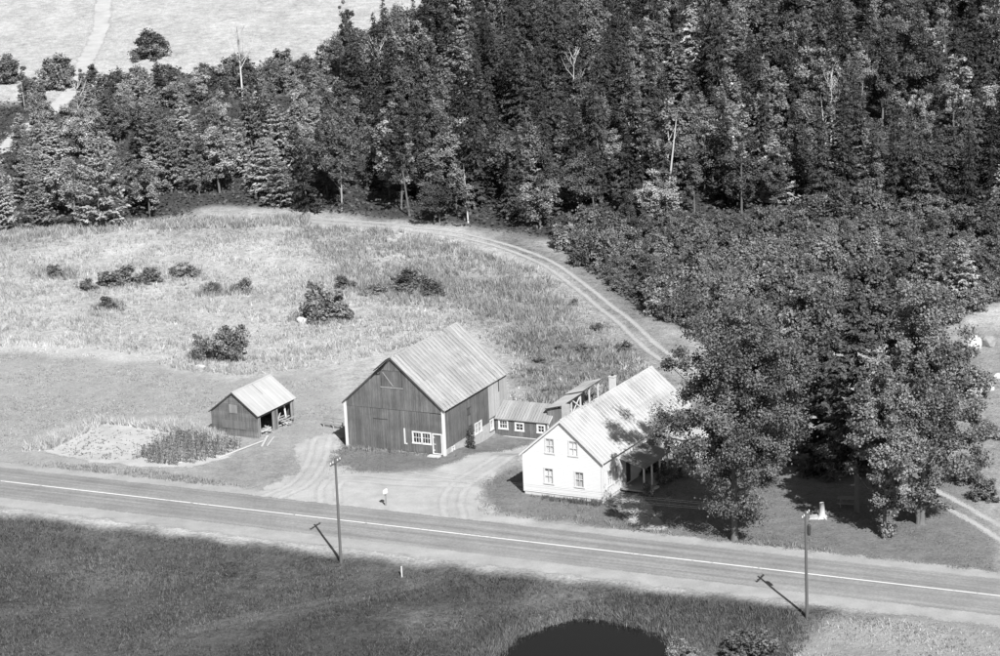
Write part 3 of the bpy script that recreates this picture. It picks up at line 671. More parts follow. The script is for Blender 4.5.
t = MB(); t.box(px0, px1 + .1, py0 - .05, py1 + .05, .2, .32); t.build('porch_floor', M['grey_wood'], house)
t = MB(); t.box(px1 + .1, px1 + .42, 4.6, 5.8, .02, .17); t.build('porch_step', M['concrete'], house)
# side wing at the back right
wg = MB(); wx0, wx1, wy0, wy1 = hw + .05, hw + 3.6, 10.6, 14.6
hboards(wg, .3, 3.0, lambda z: (wx0, wx1), F_FRONT(wy0), [(wx0 + 1.2, wx0 + 2.0, 1.2, 2.4)])
hboards(wg, .3, 3.0, lambda z: (wy0, wy1), F_RIGHT(wx1), []); hboards(wg, .3, 3.0, lambda z: (-wx1, -wx0), F_BACK(wy1), [])
wg.build('wing_wall', M['white'], house)
window(house, F_FRONT(wy0), wx0 + 1.6, 1.2, .8, 1.2, 2, 2, .09, (0, .6), sashes=2)
t = MB(); t.box(wx0, wx1 - .02, wy0 + .02, wy1 - .02, -.2, .3); t.build('foundation', M['concrete'], house)
t = MB(); t.hexa([(wx0, wy0 - .2, 3.45), (wx1 + .2, wy0 - .2, 2.98), (wx1 + .2, wy0 - .2, 3.08), (wx0, wy0 - .2, 3.55)], [(wx0, wy1 + .2, 3.45), (wx1 + .2, wy1 + .2, 2.98), (wx1 + .2, wy1 + .2, 3.08), (wx0, wy1 + .2, 3.55)])
t.build('wing_roof', M['roof_house'], house)

# ---- barn
BW_, BL, BH, BR = 10.3, 13.7, 4.65, 4.5
loc, rz = frame_matrix((-10.3, 216.9), -26)
barn = thing('barn', 'large weathered barn with ribbed metal roof and white corner boards', 'barn', loc, rz)
bw2 = BW_ / 2; topb = lambda x: BH + BR * (1 - abs(x) / bw2)
wl = MB()
ob = [(1.9, 3.75, 1.05, 2.1), (4.0, 4.95, .15, 2.05)]
vboards(wl, -bw2, bw2, lambda x: min(topb(x), 4.15 - .03 * x), .12, F_FRONT(0), ob)
tu = lambda x, o, z: (x, -o - .035, z)
up_ = MB()
hay = (-1.15, 1.05, BH + 1.6, BH + 3.2)
vboards(up_, -bw2, bw2, topb, 4.1, tu, [hay])
xr = 9.6
obr = [(1.5, 2.0, -.25, .35), (6.4, 7.9, .2, 1.25)]
vboards(wl, 0, xr, lambda x: BH, .55, F_RIGHT(bw2), [(6.4, 7.9, .2, 1.25), (5.0, 5.55, 2.6, 3.2)])
vboards(wl, xr, BL, lambda x: .9, -.55, F_RIGHT(bw2), [(9.78, 10.42, -.3, .65)])
pale = MB(); vboards(pale, xr, BL, lambda x: BH, .9, F_RIGHT(bw2 + .03), [(xr + 2.2, xr + 2.45, 3.0, 4.3)])
vboards(wl, -bw2, bw2, topb, .1, F_BACK(BL), []); vboards(wl, -BL, 0, lambda x: BH, .1, F_LEFT(-bw2), [])
wl.build('wall', M['barn'], barn); up_.build('gable_boards', M['barn'], barn); o = pale.build('pale_boards', M['barn_pale'], barn); o['label'] = 'pale unpainted boards at the back of the side wall'
# hay door (shut, slightly set back), with sill and braces
hd = MB(); vboards(hd, hay[0] + .03, hay[1] - .03, lambda x: min(hay[3] - .02, topb(x) - .1), hay[2] + .02, lambda x, o, z: (x, -o, z), [], .3); h_ = hd.build('hay_door', M['barn'], barn)
t = MB(); t.box(hay[0] - .1, hay[1] + .1, -.12, -.08, hay[2] - .08, hay[2] + .02); t.build('sill', M['grey_wood'], h_)
t = MB(); t.bar((-.95, -.07, hay[3] - .2), (.1, -.07, hay[2] + .1), .09, .03, (0, 1, 0)); t.build('brace', M['grey_wood'], h_)
# hay hood: the roof peak reaches forward on the left
t = MB(); t.hexa([(-1.5, -.9, BH + BR - 1.22), (-.05, -1.0, BH + BR - .02), (-.05, -1.0, BH + BR + .05), (-1.5, -.9, BH + BR - 1.15)], [(-1.5, -.3, BH + BR - 1.22), (-.05, -.3, BH + BR - .02), (-.05, -.3, BH + BR + .05), (-1.5, -.3, BH + BR - 1.15)])
t.bar((-.9, -.9, BH + BR - .75), (-1.3, -.1, BH + BR - 1.7), .08); t.build('hay_hood', M['dark_wood'], barn)
t = MB(); t.box(-bw2 + .03, bw2 - .03, .03, BL - .03, -.3, .1); t.build('sill_stones', M['stone'], barn)
st = MB(); vs0 = [(bw2 - .1, .02), (bw2 + .05, .02)]
for a_, b_ in clip_open(0.02, BL - .02, [(1.5, 2.0), (6.35, 7.95), (xr - .001, xr + .001)]): st.box(bw2 - .06, bw2 + .03, a_, b_, -1.6, .54 if b_ < xr else -.56)
st.box(bw2 - .06, bw2 + .03, 1.5, 2.0, -1.6, -.12); st.box(bw2 - .06, bw2 + .03, 6.35, 7.95, -1.6, .12); st.build('foundation', M['stone'], barn)
for xx, yy, nm in ((-bw2, 0, 0), (bw2, 0, 0)):
    t = MB(); t.box(xx - (.17 if xx < 0 else .1), xx + (.1 if xx < 0 else .17), yy - .12, yy + .08, .02, BH - .1); t.build('corner_board', M['white'], barn)
window(barn, F_FRONT(0), 2.37, 1.05, .85, 1.0, 3, 2, .12, mat='white'); window(barn, F_FRONT(0), 3.3, 1.05, .85, 1.0, 3, 2, .12, mat='white')
dm = MB(); vboards(dm, 4.06, 4.9, lambda x: 2.0, .2, lambda x, o, z: (x, -o + .01, z), [], .2); dd = dm.build('door', M['barn'], barn)
t = MB(); t.box(3.96, 4.07, -.11, .02, .12, 2.12); t.box(4.89, 4.99, -.11, .02, .12, 2.12); t.box(4.07, 4.89, -.105, .02, 2.0, 2.12); t.box(4.07, 4.89, -.105, .02, .12, .2); t.build('door_frame', M['white'], dd)
t = MB(); t.box(4.12, 4.3, -.12, -.04, 1.05, 1.1); t.box(4.07, 4.2, -.075, -.04, 1.7, 1.78); t.box(4.07, 4.2, -.075, -.04, .45, .53); t.build('hinge', M['white'], dd)
t = MB(); t.box(3.7, 4.9, -.8, -.2, -.1, .1); t.build('door_step', M['concrete'], barn)
t = MB(); t.box(.98, 1.12, -.10, -.05, .8, 2.35); t.box(1.05, 1.3, -.1, -.05, .8, .92); t.build('door_track_post', M['white'], barn)
t = MB(); t.box(-2.2, -.7, -.09, -.05, 3.05, 3.1); t.build('batten', M['dark_wood'], barn)
window(barn, F_RIGHT(bw2), 1.75, -.1, .5, .5, 2, 2, .06, mat='white')
window(barn, F_RIGHT(bw2), 6.78, .25, .62, .95, 2, 2, .12, mat='white'); window(barn, F_RIGHT(bw2), 7.52, .25, .62, .95, 2, 2, .12, mat='white')
window(barn, F_RIGHT(bw2), 10.1, -.28, .6, .9, 2, 2, .11, mat='white')
t = MB(); t.box(bw2 + .0, bw2 + .035, 5.0, 5.55, 2.6, 3.2); hch = t.build('hatch', M['dark_wood'], barn)
t = MB(); t.box(bw2 + .036, bw2 + .09, 4.85, 5.75, 3.2, 3.27); t.box(bw2 + .036, bw2 + .09, 4.95, 5.6, 2.53, 2.6); t.build('hatch_frame', M['dark_wood'], hch)
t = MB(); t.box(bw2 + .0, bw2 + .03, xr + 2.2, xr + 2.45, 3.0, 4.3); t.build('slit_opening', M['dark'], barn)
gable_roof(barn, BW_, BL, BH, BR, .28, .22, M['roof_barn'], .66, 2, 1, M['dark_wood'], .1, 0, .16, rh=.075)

# ---- low annex between barn and house
X_ = np.array([math.cos(R_(-26)), math.sin(R_(-26))]); Y_ = np.array([-X_[1], X_[0]])
ann_o = np.array([-10.3, 216.9]) + X_ * (bw2 + .14) + Y_ * 10.75
annex = thing('low_annex', 'low dark outbuilding with small white windows joining the barn', 'outbuilding', (ann_o[0], ann_o[1], -1.12), R_(-26))
AL, AW, AH, AR = 5.6, 4.0, 1.95, 1.15
wl = MB(); aops = [(.45, 1.25, .85, 1.65), (2.2, 2.95, .8, 1.45), (4.55, 5.2, .8, 1.45)]
vboards(wl, 0, AL, lambda x: AH, .1, F_FRONT(0), aops); vboards(wl, -AL, 0, lambda x: AH, .1, F_BACK(AW), [])
vboards(wl, 0, AW, lambda y: AH + AR * (1 - abs(y - AW / 2) / (AW / 2)), .1, F_RIGHT(AL), [])
wl.build('wall', M['barn'], annex)
for o in aops: window(annex, F_FRONT(0), (o[0] + o[1]) / 2, o[2], o[1] - o[0], o[3] - o[2], 3 if o[0] < 1 else 2, 2, .13, mat='white')
t = MB(); t.box(.02, AL - .02, -.06, AW - .03, -.6, .1); t.build('foundation', M['concrete'], annex)
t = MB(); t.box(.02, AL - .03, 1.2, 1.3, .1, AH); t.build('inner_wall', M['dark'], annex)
t = MB(); t.box(AL - .02, AL + .08, -.09, .06, .1, AH - .05); t.build('corner_board', M['white'], annex)
rt = thing('tmp', 'tmp', 'tmp', (0, 0, 0)); bpy.data.objects.remove(rt)
# roof of the annex: ridge along local x -> use a turned frame as the part origin
def annex_roof():
    ov = .22; sl_ = math.atan2(AR, AW / 2); ca, sa = math.cos(sl_), math.sin(sl_); ln = (AW / 2 + ov) / ca; zr = AH + AR; mb = MB()
    for s in (-1, 1):
        yc = AW / 2; ye = yc + s * (AW / 2 + ov); ze = zr - (AW / 2 + ov) * math.tan(sl_)
        a_ = [(0.0, yc, zr - .07), (0.0, ye, ze - .06), (0.0, ye, ze - .004), (0.0, yc, zr - .004)]; b_ = [(AL + .2, p_[1], p_[2]) for p_ in a_]
        mb.hexa(a_ if s > 0 else a_[::-1], b_ if s > 0 else b_[::-1])
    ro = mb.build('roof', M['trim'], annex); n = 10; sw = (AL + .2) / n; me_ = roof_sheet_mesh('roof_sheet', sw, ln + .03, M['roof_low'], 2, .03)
    for s in (-1, 1):
        for i in range(n):
            o = link(bpy.data.objects.new('roof_sheet', me_), ro); X = Vector((1, 0, 0)) * (-s); X = Vector((1, 0, 0)) if s < 0 else Vector((-1, 0, 0))
            Yv = Vector((0, s * ca, -sa)); Z = Vector((0, s * sa, ca)); org = Vector((sw * i if s < 0 else sw * (i + 1), AW / 2, zr)) + Z * .012
            X = Yv.cross(Z); org = Vector((sw * i if X.x > 0 else sw * (i + 1), AW / 2, zr)) + Z * .012
            o.matrix_local = Matrix(((X.x, Yv.x, Z.x, org.x), (X.y, Yv.y, Z.y, org.y), (X.z, Yv.z, Z.z, org.z), (0, 0, 0, 1)))
    for s in (-1, 1):
        t = MB(); ye = AW / 2 + s * (AW / 2 + ov); ze = zr - (AW / 2 + ov) * math.tan(sl_); xx = AL + .2
        t.hexa([(xx, AW / 2, zr - .16), (xx, ye, ze - .16), (xx, ye, ze + .01), (xx, AW / 2, zr + .01)], [(xx + .03, AW / 2, zr - .16), (xx + .03, ye, ze - .16), (xx + .03, ye, ze + .01), (xx + .03, AW / 2, zr + .01)]); t.build('rake_board', M['trim'], ro)
annex_roof()

# ---- small open shed
SW_, SL_, SH, SR = 5.3, 6.6, 2.42, 2.0
loc, rz = frame_matrix((-26.17, 224.3), -28)
shed = thing('wagon_shed', 'small grey board shed with bright smooth roof and two open bays', 'shed', loc, rz)
s2 = SW_ / 2; tops = lambda x: SH + SR * (1 - abs(x) / s2)
wl = MB(); sp_ = lambda z: (-s2, s2) if z <= SH else (-s2 * (1 - (z - SH) / SR), s2 * (1 - (z - SH) / SR))
hboards(wl, .02, SH + SR - .02, sp_, F_FRONT(0), [], .2, .02); hboards(wl, .02, SH + SR - .02, sp_, F_BACK(SL_), [], .2, .02); hboards(wl, .02, SH, lambda z: (-SL_, 0), F_LEFT(-s2), [], .2, .02)
hboards(wl, .02, SH, lambda z: (0, SL_), F_RIGHT(s2), [(.45, 2.75, 0, 2.0), (3.55, 6.1, 0, 2.0)], .2, .02)
wl.build('wall', M['shed'], shed)
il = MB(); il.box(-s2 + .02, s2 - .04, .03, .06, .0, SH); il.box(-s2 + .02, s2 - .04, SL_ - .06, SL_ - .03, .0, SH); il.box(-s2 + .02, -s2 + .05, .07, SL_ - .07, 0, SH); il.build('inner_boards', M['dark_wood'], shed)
for yy in (.1, .4, 2.8, 3.5, 6.15, 6.5):
    t = MB(); t.box(s2 - .1, s2 + .05, yy - .07, yy + .07, -.1, SH - .08); t.build('post', M['grey_wood'], shed)
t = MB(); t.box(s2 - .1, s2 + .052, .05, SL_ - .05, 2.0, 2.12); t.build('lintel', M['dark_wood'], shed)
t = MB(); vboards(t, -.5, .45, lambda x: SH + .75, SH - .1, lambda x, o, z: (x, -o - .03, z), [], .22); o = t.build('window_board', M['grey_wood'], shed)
t = MB(); vboards(t, -1.4, 1.3, lambda x: 1.55, .75, lambda x, o, z: (x, -o - .03, z), [], .3); t.build('patch_board', M['grey_wood'], shed).data.materials[0] = boards('patched_boards', .17)
sr = gable_roof(shed, SW_, SL_, SH, SR, .2, .18, M['roof_shed'], 1.14, 1, 1, M['dark_wood'], .07, 0, .12, rh=.01, strip_tone=.42)
t = MB(); sl_ = math.atan2(SR, s2); ca, sa = math.cos(sl_), math.sin(sl_)
def onroof(d, y, n): return (d * ca + sa * n, y, SH + SR - d * sa + ca * n)
t.hexa([onroof(.1, 3.2, .03), onroof(1.6, 3.2, .03), onroof(1.6, 3.28, .03), onroof(.1, 3.28, .03)], [onroof(.1, 3.2, .06), onroof(1.6, 3.2, .06), onroof(1.6, 3.28, .06), onroof(.1, 3.28, .06)]); t.build('roof_batten', M['grey_wood'], sr)

def local_pt(m, ang, x, y):
    c, s = math.cos(R_(ang)), math.sin(R_(ang)); return np.array([m[0] + c * x - s * y, m[1] + s * x + c * y])
# lumber and junk in and before the shed
def plank_pile(label, cx, cy, n, L, seed, spread=.7):
    r = np.random.default_rng(seed); p = local_pt((-26.17, 224.3), -28, cx, cy); t = thing('lumber_pile', label, 'lumber', (p[0], p[1], 0), R_(-28))
    for i in range(n):
        a = r.uniform(0, 3.14); l = L * r.uniform(.5, 1); z = .05 + .05 * i; dx, dy = math.cos(a) * l / 2, math.sin(a) * l / 2; ox, oy = r.normal(0, spread * .4, 2); tl = r.uniform(-.12, .2)
        m = MB(); m.bar((ox - dx, oy - dy, z), (ox + dx, oy + dy, z + max(0, tl) * l), r.uniform(.1, .22), .05); m.build('plank', M['cut_wood'], t)
plank_pile('jumbled pale boards in the far bay of the small shed', s2 - .2, 4.8, 16, 1.8, 5, .8)
plank_pile('small heap of pale boards in the near bay of the small shed', s2 - .3, 1.7, 9, 1.3, 6, .5)
t = MB(); pA = local_pt((-26.17, 224.3), -28, s2 - .5, 5.6); pB = local_pt((-26.17, 224.3), -28, s2 + .1, 5.0)
t.bar((pB[0], pB[1], .05), (pA[0], pA[1], 1.9), .16, .06); tag(t.build('leaning_plank', M['cut_wood']), 'pale plank leaning upright in the far shed bay', 'plank')
pA, pB = P(218, 459), P(263, 442); t = MB(); t.tube([(pA[0], pA[1], pA[2] + .09), ((pA[0] + pB[0]) / 2, (pA[1] + pB[1]) / 2, .1), (pB[0], pB[1], pB[2] + .10)], [.10, .09, .08], 8); tag(t.build('fallen_rail', M['cut_wood']), 'long pale pole lying along the edge of the corn patch', 'pole')
pA, pB = P(146, 461), P(183, 464); t = MB(); t.tube([(pA[0], pA[1], pA[2] + .1), (pB[0], pB[1], pB[2] + .1)], [.13, .10], 8); tag(t.build('garden_log', M['cut_wood']), 'short pale log lying in front of the corn', 'log')
pA, pB = P(262, 447), P(268, 438); t = MB(); t.bar((pA[0], pA[1], .06), (pB[0], pB[1], .25), .2, .06); t.bar((pA[0] + .5, pA[1] + .2, .05), (pB[0] + .6, pB[1] + .1, .08), .15, .05); tag(t.build('loose_boards', M['cut_wood']), 'loose boards dropped at the front corner of the small shed', 'boards')

# ---- woodshed behind the house
q0, q1 = flat(553, 408, 2.0)[:2], flat(590, 384, 2.0)[:2]
wd = q1 - q0; WL = np.linalg.norm(wd); wang = math.degrees(math.atan2(wd[1], wd[0])) - 90
ws = thing('woodshed', 'narrow open-sided woodshed with pale lean-to roof behind the farmhouse', 'shed', (q0[0], q0[1], 0), R_(wang))
t = MB(); t.box(-.62, .98, .0, WL, -1.2, .02); t.build('footing', M['stone'], ws)
wl = MB(); vboards(wl, -WL, 0, lambda x: 1.85, .02, F_LEFT(-.6), []); vboards(wl, -.6, .9, lambda x: 2.0, .02, F_FRONT(0.0), []); wl.build('wall', boards('woodshed_boards', .17), ws)
for i, yy in enumerate(np.linspace(.15, WL - .15, 5)):
    t = MB(); t.box(.85, .97, yy - .06, yy + .06, -.1, 2.35); t.build('post', M['trim'], ws)
t = MB(); t.bar((.98, WL * .26, .9), (.98, WL * .49, 2.2), .12, .05, (1, 0, 0)); t.bar((1.03, WL * .26, 2.2), (1.03, WL * .49, .9), .12, .05, (1, 0, 0)); t.build('cross_brace', M['white'], ws)
for a_, b_, dz in ((-.3, WL * .5, 0), (WL * .5 + .05, WL + .4, .14)):
    t = MB(); t.hexa([(-.75, a_, 1.86 + dz), (1.2, a_, 2.36 + dz), (1.2, a_, 2.44 + dz), (-.75, a_, 1.94 + dz)], [(-.75, b_, 1.86 + dz), (1.2, b_, 2.36 + dz), (1.2, b_, 2.44 + dz), (-.75, b_, 1.94 + dz)]); o = t.build('roof', M['dark_wood'], ws)
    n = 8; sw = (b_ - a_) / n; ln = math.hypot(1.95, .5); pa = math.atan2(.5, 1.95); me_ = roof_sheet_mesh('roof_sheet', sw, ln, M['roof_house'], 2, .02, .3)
    for i in range(n):
        k = link(bpy.data.objects.new('roof_sheet', me_), o); Yv = Vector((-math.cos(pa), 0, -math.sin(pa))); Z = Vector((-math.sin(pa), 0, math.cos(pa))); X = Yv.cross(Z)
        org = Vector((1.2, a_ + sw * i if X.y > 0 else a_ + sw * (i + 1), 2.44 + dz)) + Z * .012
        k.matrix_local = Matrix(((X.x, Yv.x, Z.x, org.x), (X.y, Yv.y, Z.y, org.y), (X.z, Yv.z, Z.z, org.z), (0, 0, 0, 1)))
# stacked firewood inside, each log a piece
fw = thing('firewood_stack', 'stacked split firewood inside the narrow woodshed', 'firewood', (*(q0 + (wd / WL) * .8), 0), R_(wang))
lm = MB(); lm.tube([(-.4, 0, 0), (.4, 0, 0)], .1, 6); lme = lm.mesh('log', M['cut_wood'])
for k in range(7):
    for i in range(18):
        o = link(bpy.data.objects.new('log', lme), fw); o.location = (-.3 + rng.normal(0, .03), .2 * i + .1 * (k % 2), .11 + .18 * k); o.rotation_euler = (rng.uniform(0, 3), 0, 0)

# ---- fence by the barn
f0, f1 = P(324, 427), P(343, 430); fv = f1 - f0
fe = thing('rail_fence', 'short grey rail fence at the left back of the barn', 'fence', tuple(f0))
for k in range(3):
    t = MB(); c = fv * k / 2; t.box(c[0] - .06, c[0] + .06, c[1] - .06, c[1] + .06, -.2, 1.15); t.build('post', M['grey_wood'], fe)
for z in (.45, .75, 1.05):
    t = MB(); t.bar((0, -.08, z), (fv[0], fv[1] - .08, z), .04, .12); t.build('rail', M['grey_wood'], fe)

# ------------------------------------------------------------------ utility poles, wires
def utility_pole(u, v, h, label, arm_az, lean, trans):
    p = P(u, v); o = thing('utility_pole', label, 'utility pole', (p[0], p[1], p[2]), 0, None)
    t = MB(); t.tube([(0, 0, -.4), (lean * .5, 0, h * .5), (lean, 0, h)], [.13, .11, .085], 10); t.build('shaft', M['pole_wood'], o)
    ax, ay = math.cos(arm_az), math.sin(arm_az); z = h - .35; t = MB(); a = 1.05
    a = .85; t.bar((lean - ax * a, -ay * a - .13, z), (lean + ax * a, ay * a - .13, z), .10, .12); cr = t.build('crossarm', M['pole_wood'], o); tips = []
    for k in (-.78, -.38, .38, .78):
        t = MB(); c = (lean + ax * k, ay * k - .13); t.tube([(c[0], c[1], z + .05), (c[0], c[1], z + .14), (c[0], c[1], z + .24)], [.025, .05, .03], 8); t.build('insulator', M['ceramic'], cr); tips.append((p[0] + c[0], p[1] + c[1], p[2] + z + .22))
    if trans:
        t = MB(); t.tube([(lean + .24, -.1, h - 1.9), (lean + .24, -.1, h - 1.8), (lean + .24, -.1, h - 1.15), (lean + .24, -.1, h - 1.05)], [.11, .14, .14, .08], 12); t.build('transformer', M['iron'], o)
    return tips
arm = math.atan2(RN[1], RN[0])
T1 = utility_pole(341, 563, 9.0, 'utility pole by the left driveway, bare shaft with white insulators', arm, .05, False)
T2 = utility_pole(807, 618, 8.5, 'utility pole with small transformer near the pond, right side', arm, -.02, True)
dirv = np.array([RT[0], RT[1]]) * 46
def wire(a, b, label, sag=.5):
    t = MB(); pts = [tuple(np.array(a) * (1 - k) + np.array(b) * k - np.array([0, 0, sag * 4 * k * (1 - k)])) for k in np.linspace(0, 1, 13)]; t.tube(pts, .006, 4); tag(t.build('overhead_wire', M['wire']), label, 'wire', 'overhead wires along the road')
for k in range(4): wire(T1[k], T2[k], 'thin overhead wire running between the two utility poles')

# ------------------------------------------------------------------ small things
p = P(386, 506); mbx = thing('mailbox', 'white mailbox on a post at the mouth of the driveway', 'mailbox', tuple(p), R_(-25))
t = MB(); t.box(-.06, .06, -.06, .06, -.3, 1.15); t.build('post', M['grey_wood'], mbx)
t = MB(); n = 10; pr_ = [(-.13, 1.15), (.13, 1.15)] + [(.13 * math.cos(k * math.pi / n), 1.42 + .13 * math.sin(k * math.pi / n)) for k in range(n + 1)]
t.add([(x, -.22, z) for x, z in pr_] + [(x, .22, z) for x, z in pr_], [tuple(range(len(pr_)))[::-1], tuple(range(len(pr_), 2 * len(pr_)))] + [(i, (i + 1) % len(pr_), (i + 1) % len(pr_) + len(pr_), i + len(pr_)) for i in range(len(pr_))]); t.build('box', M['white'], mbx)
p = P(402, 577); t = MB(); t.box(-.05, .05, -.05, .05, -.2, .85); t.box(-.06, .06, -.06, .06, .85, .9); o = t.build('marker_post', M['trim']); o.location = tuple(p); tag(o, 'small pale marker post in the grass below the road', 'post')

def rock(px, w, h, label, cat='rock', mat='rock', seed=0, flat_=.8):
    p = P(*px); r = np.random.default_rng(seed); import bmesh; bm = bmesh.new(); bmesh.ops.create_icosphere(bm, subdivisions=3, radius=1)
    D = dirs(9, r); K = r.uniform(.62, .95, 9)
    for v_ in bm.verts:
        c = np.array(v_.co)
        for d, k in zip(D, K):
            e = c @ d
            if e > k: c = c - d * (e - k)
        c = c * (1 + .03 * r.normal()); v_.co = Vector((c[0] * w / 2, c[1] * w / 2 * flat_, c[2] * h * .75 + h * .25))
    me_ = bpy.data.meshes.new('rock'); bm.to_mesh(me_); bm.free(); me_.materials.append(M[mat]); o = link(bpy.data.objects.new('boulder', me_)); o.location = tuple(p); return tag(o, label, cat)
rock((302, 322), 1.4, .7, 'pale boulder beside the round field bush', seed=1)
rock((974, 348), 1.7, 1.5, 'large bright white boulder at the right edge below the woods', seed=2)
rock((988, 346), 1.8, 1.2, 'grey boulder just right of the large white boulder', mat='dull', seed=3)
rock((990, 390), .9, .5, 'small white stone in the right pasture, lower of two', seed=4)
rock((998, 378), .9, .5, 'small white stone at the right edge of the picture, upper of two', seed=5)
rock((200, 368), 1.3, .4, 'flat pale stone in the grass behind the small shed', seed=6)
# pale stump with slab in the yard
p = P(822, 518); stp = thing('white_stump', 'tall bleached stump standing on the lawn by the right trees', 'stump', tuple(p))
t = MB(); t.tube([(0, 0, -.15), (0, 0, .12), (.03, 0, .5), (.0, 0, 1.35)], [.48, .34, .24, .2], 12)
for a in (0.3, 2.2, 4.0, 5.3): t.tube([(0, 0, .3), (.4 * math.cos(a), .4 * math.sin(a), .08), (.62 * math.cos(a), .62 * math.sin(a), -.08)], [.14, .12, .06], 6)
t.build('trunk', M['pale_bark'], stp, True)
p = P(814, 518); t = MB(); t.add([(-.5, -.4, -.05), (.55, -.5, -.05), (.4, .5, -.05), (-.4, .45, -.05), (-.42, -.35, .12), (.48, -.42, .16), (.3, .42, .2), (-.3, .38, .12)], [(4, 5, 6, 7), (0, 1, 5, 4), (1, 2, 6, 5), (2, 3, 7, 6), (3, 0, 4, 7)]); o = t.build('stone_slab', M['stone']); o.location = tuple(p); tag(o, 'flat pale stone slab at the foot of the white stump', 'slab')
p = P(848, 506); pt = thing('picnic_table', 'picnic table with benches in the shade of the right trees', 'picnic table', tuple(p), R_(-15))
for k in range(5): t = MB(); t.box(-.9, .9, -.42 + .17 * k, -.27 + .17 * k, .72, .76); t.build('table_plank', M['grey_wood'], pt)
for s in (-1, 1):
    for k in range(2): t = MB(); t.box(-.9, .9, s * .72 - .14 + .15 * k, s * .72 + .15 * k, .43, .47); t.build('seat_plank', M['grey_wood'], pt)
for xx in (-.65, .65):
    t = MB(); t.box(xx - .04, xx + .04, -.85, .85, .36, .43); t.bar((xx + .06, -.3, .72), (xx + .06, -.65, 0), .08); t.bar((xx + .06, .3, .72), (xx + .06, .65, 0), .08); t.build('leg_frame', M['grey_wood'], pt)

# ------------------------------------------------------------------ yard trees (own meshes, many leaves)
def yard_tree(base, vtop, half_px, label, seed, mat, leaf, nclump, per, z0f=.12, name='broadleaf_tree', taper=.75, tr=.4, stems=1, bark='bark', lob=.2, cl=.2, bot=.25, pb=7):
    p, h = tall(*base, vtop); sc_ = F_PX / np.linalg.norm(p - CAM); rad = half_px / sc_; r = np.random.default_rng(seed); mb = MB()
    V, Fq, T, C = broad_crown(r, h, h * z0f, rad * .88, nclump, per, leaf, cl, taper, lob, bot, pb); broad_trunk(mb, r, h, h * z0f, C, tr, 26, stems)
    o = thing(name, label, 'tree', (p[0], p[1], p[2]))
    link(bpy.data.objects.new('crown', np_mesh('crown', V, Fq, mat, {'tone': T})), o); mb.build('trunk', M[bark], o, True); return o
yard_tree((735, 541), 280, 82, 'tall dark poplar at the road in front of the farmhouse', 11, M['leaf_dark'], .15, 370, 290, .05, 'poplar_tree', .92, .27, lob=.12, cl=.15, bot=.6, pb=8)
yard_tree((920, 524), 288, 64, 'broad maple with forked trunk, largest of the right yard trees', 12, M['leaf_yard'], .165, 300, 290, .07, 'maple_tree', .75, .24, 2, 'bark', .12, .16, pb=11)
yard_tree((884, 538), 366, 42, 'smaller maple standing in front of the broad maple', 13, M['leaf_yard'], .165, 150, 260, .09, 'maple_tree', .7, .16, 1, 'bark', .2, .21, pb=10)
yard_tree((806, 452), 282, 42, 'pale leafy tree between the poplar and the dark larch', 14, M['leaf_yard'], .24, 130, 170, .05, 'broadleaf_tree', .6, .25, 1, 'bark', .2, .22)
yard_tree((768, 440), 300, 34, 'mid grey leafy tree hidden behind the poplar', 15, M['leaf_yard'], .25, 90, 150, .08, 'broadleaf_tree', .6, .25, 1, 'bark', .2, .22)
yard_tree((905, 440), 305, 44, 'leafy tree crowded behind the broad maple', 16, M['leaf'], .25, 100, 150, .08, 'broadleaf_tree', .6, .25, 1, 'bark', .2, .22)
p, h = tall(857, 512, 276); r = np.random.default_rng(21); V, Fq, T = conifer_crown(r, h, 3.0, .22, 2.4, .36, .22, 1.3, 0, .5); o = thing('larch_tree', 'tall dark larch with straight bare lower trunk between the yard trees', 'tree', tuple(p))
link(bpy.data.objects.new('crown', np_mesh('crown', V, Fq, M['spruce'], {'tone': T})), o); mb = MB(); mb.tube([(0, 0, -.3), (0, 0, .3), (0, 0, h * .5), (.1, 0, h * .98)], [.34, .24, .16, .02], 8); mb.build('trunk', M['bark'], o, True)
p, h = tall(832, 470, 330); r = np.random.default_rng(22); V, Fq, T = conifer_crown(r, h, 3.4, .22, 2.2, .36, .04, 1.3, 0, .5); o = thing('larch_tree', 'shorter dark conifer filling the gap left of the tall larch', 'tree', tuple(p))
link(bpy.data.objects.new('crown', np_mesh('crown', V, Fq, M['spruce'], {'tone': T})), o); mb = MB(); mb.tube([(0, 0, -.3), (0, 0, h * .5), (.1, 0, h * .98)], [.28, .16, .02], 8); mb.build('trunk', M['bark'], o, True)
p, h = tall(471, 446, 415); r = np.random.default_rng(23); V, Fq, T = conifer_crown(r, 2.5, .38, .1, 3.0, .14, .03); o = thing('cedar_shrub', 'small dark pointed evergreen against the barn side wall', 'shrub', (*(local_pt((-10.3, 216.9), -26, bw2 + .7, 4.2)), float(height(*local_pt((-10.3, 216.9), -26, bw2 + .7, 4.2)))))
link(bpy.data.objects.new('crown', np_mesh('crown', V, Fq, M['spruce'], {'tone': T})), o); mb = MB(); mb.tube([(0, 0, -.1), (0, 0, 2.4)], [.06, .01], 6); mb.build('stem', M['bark'], o)

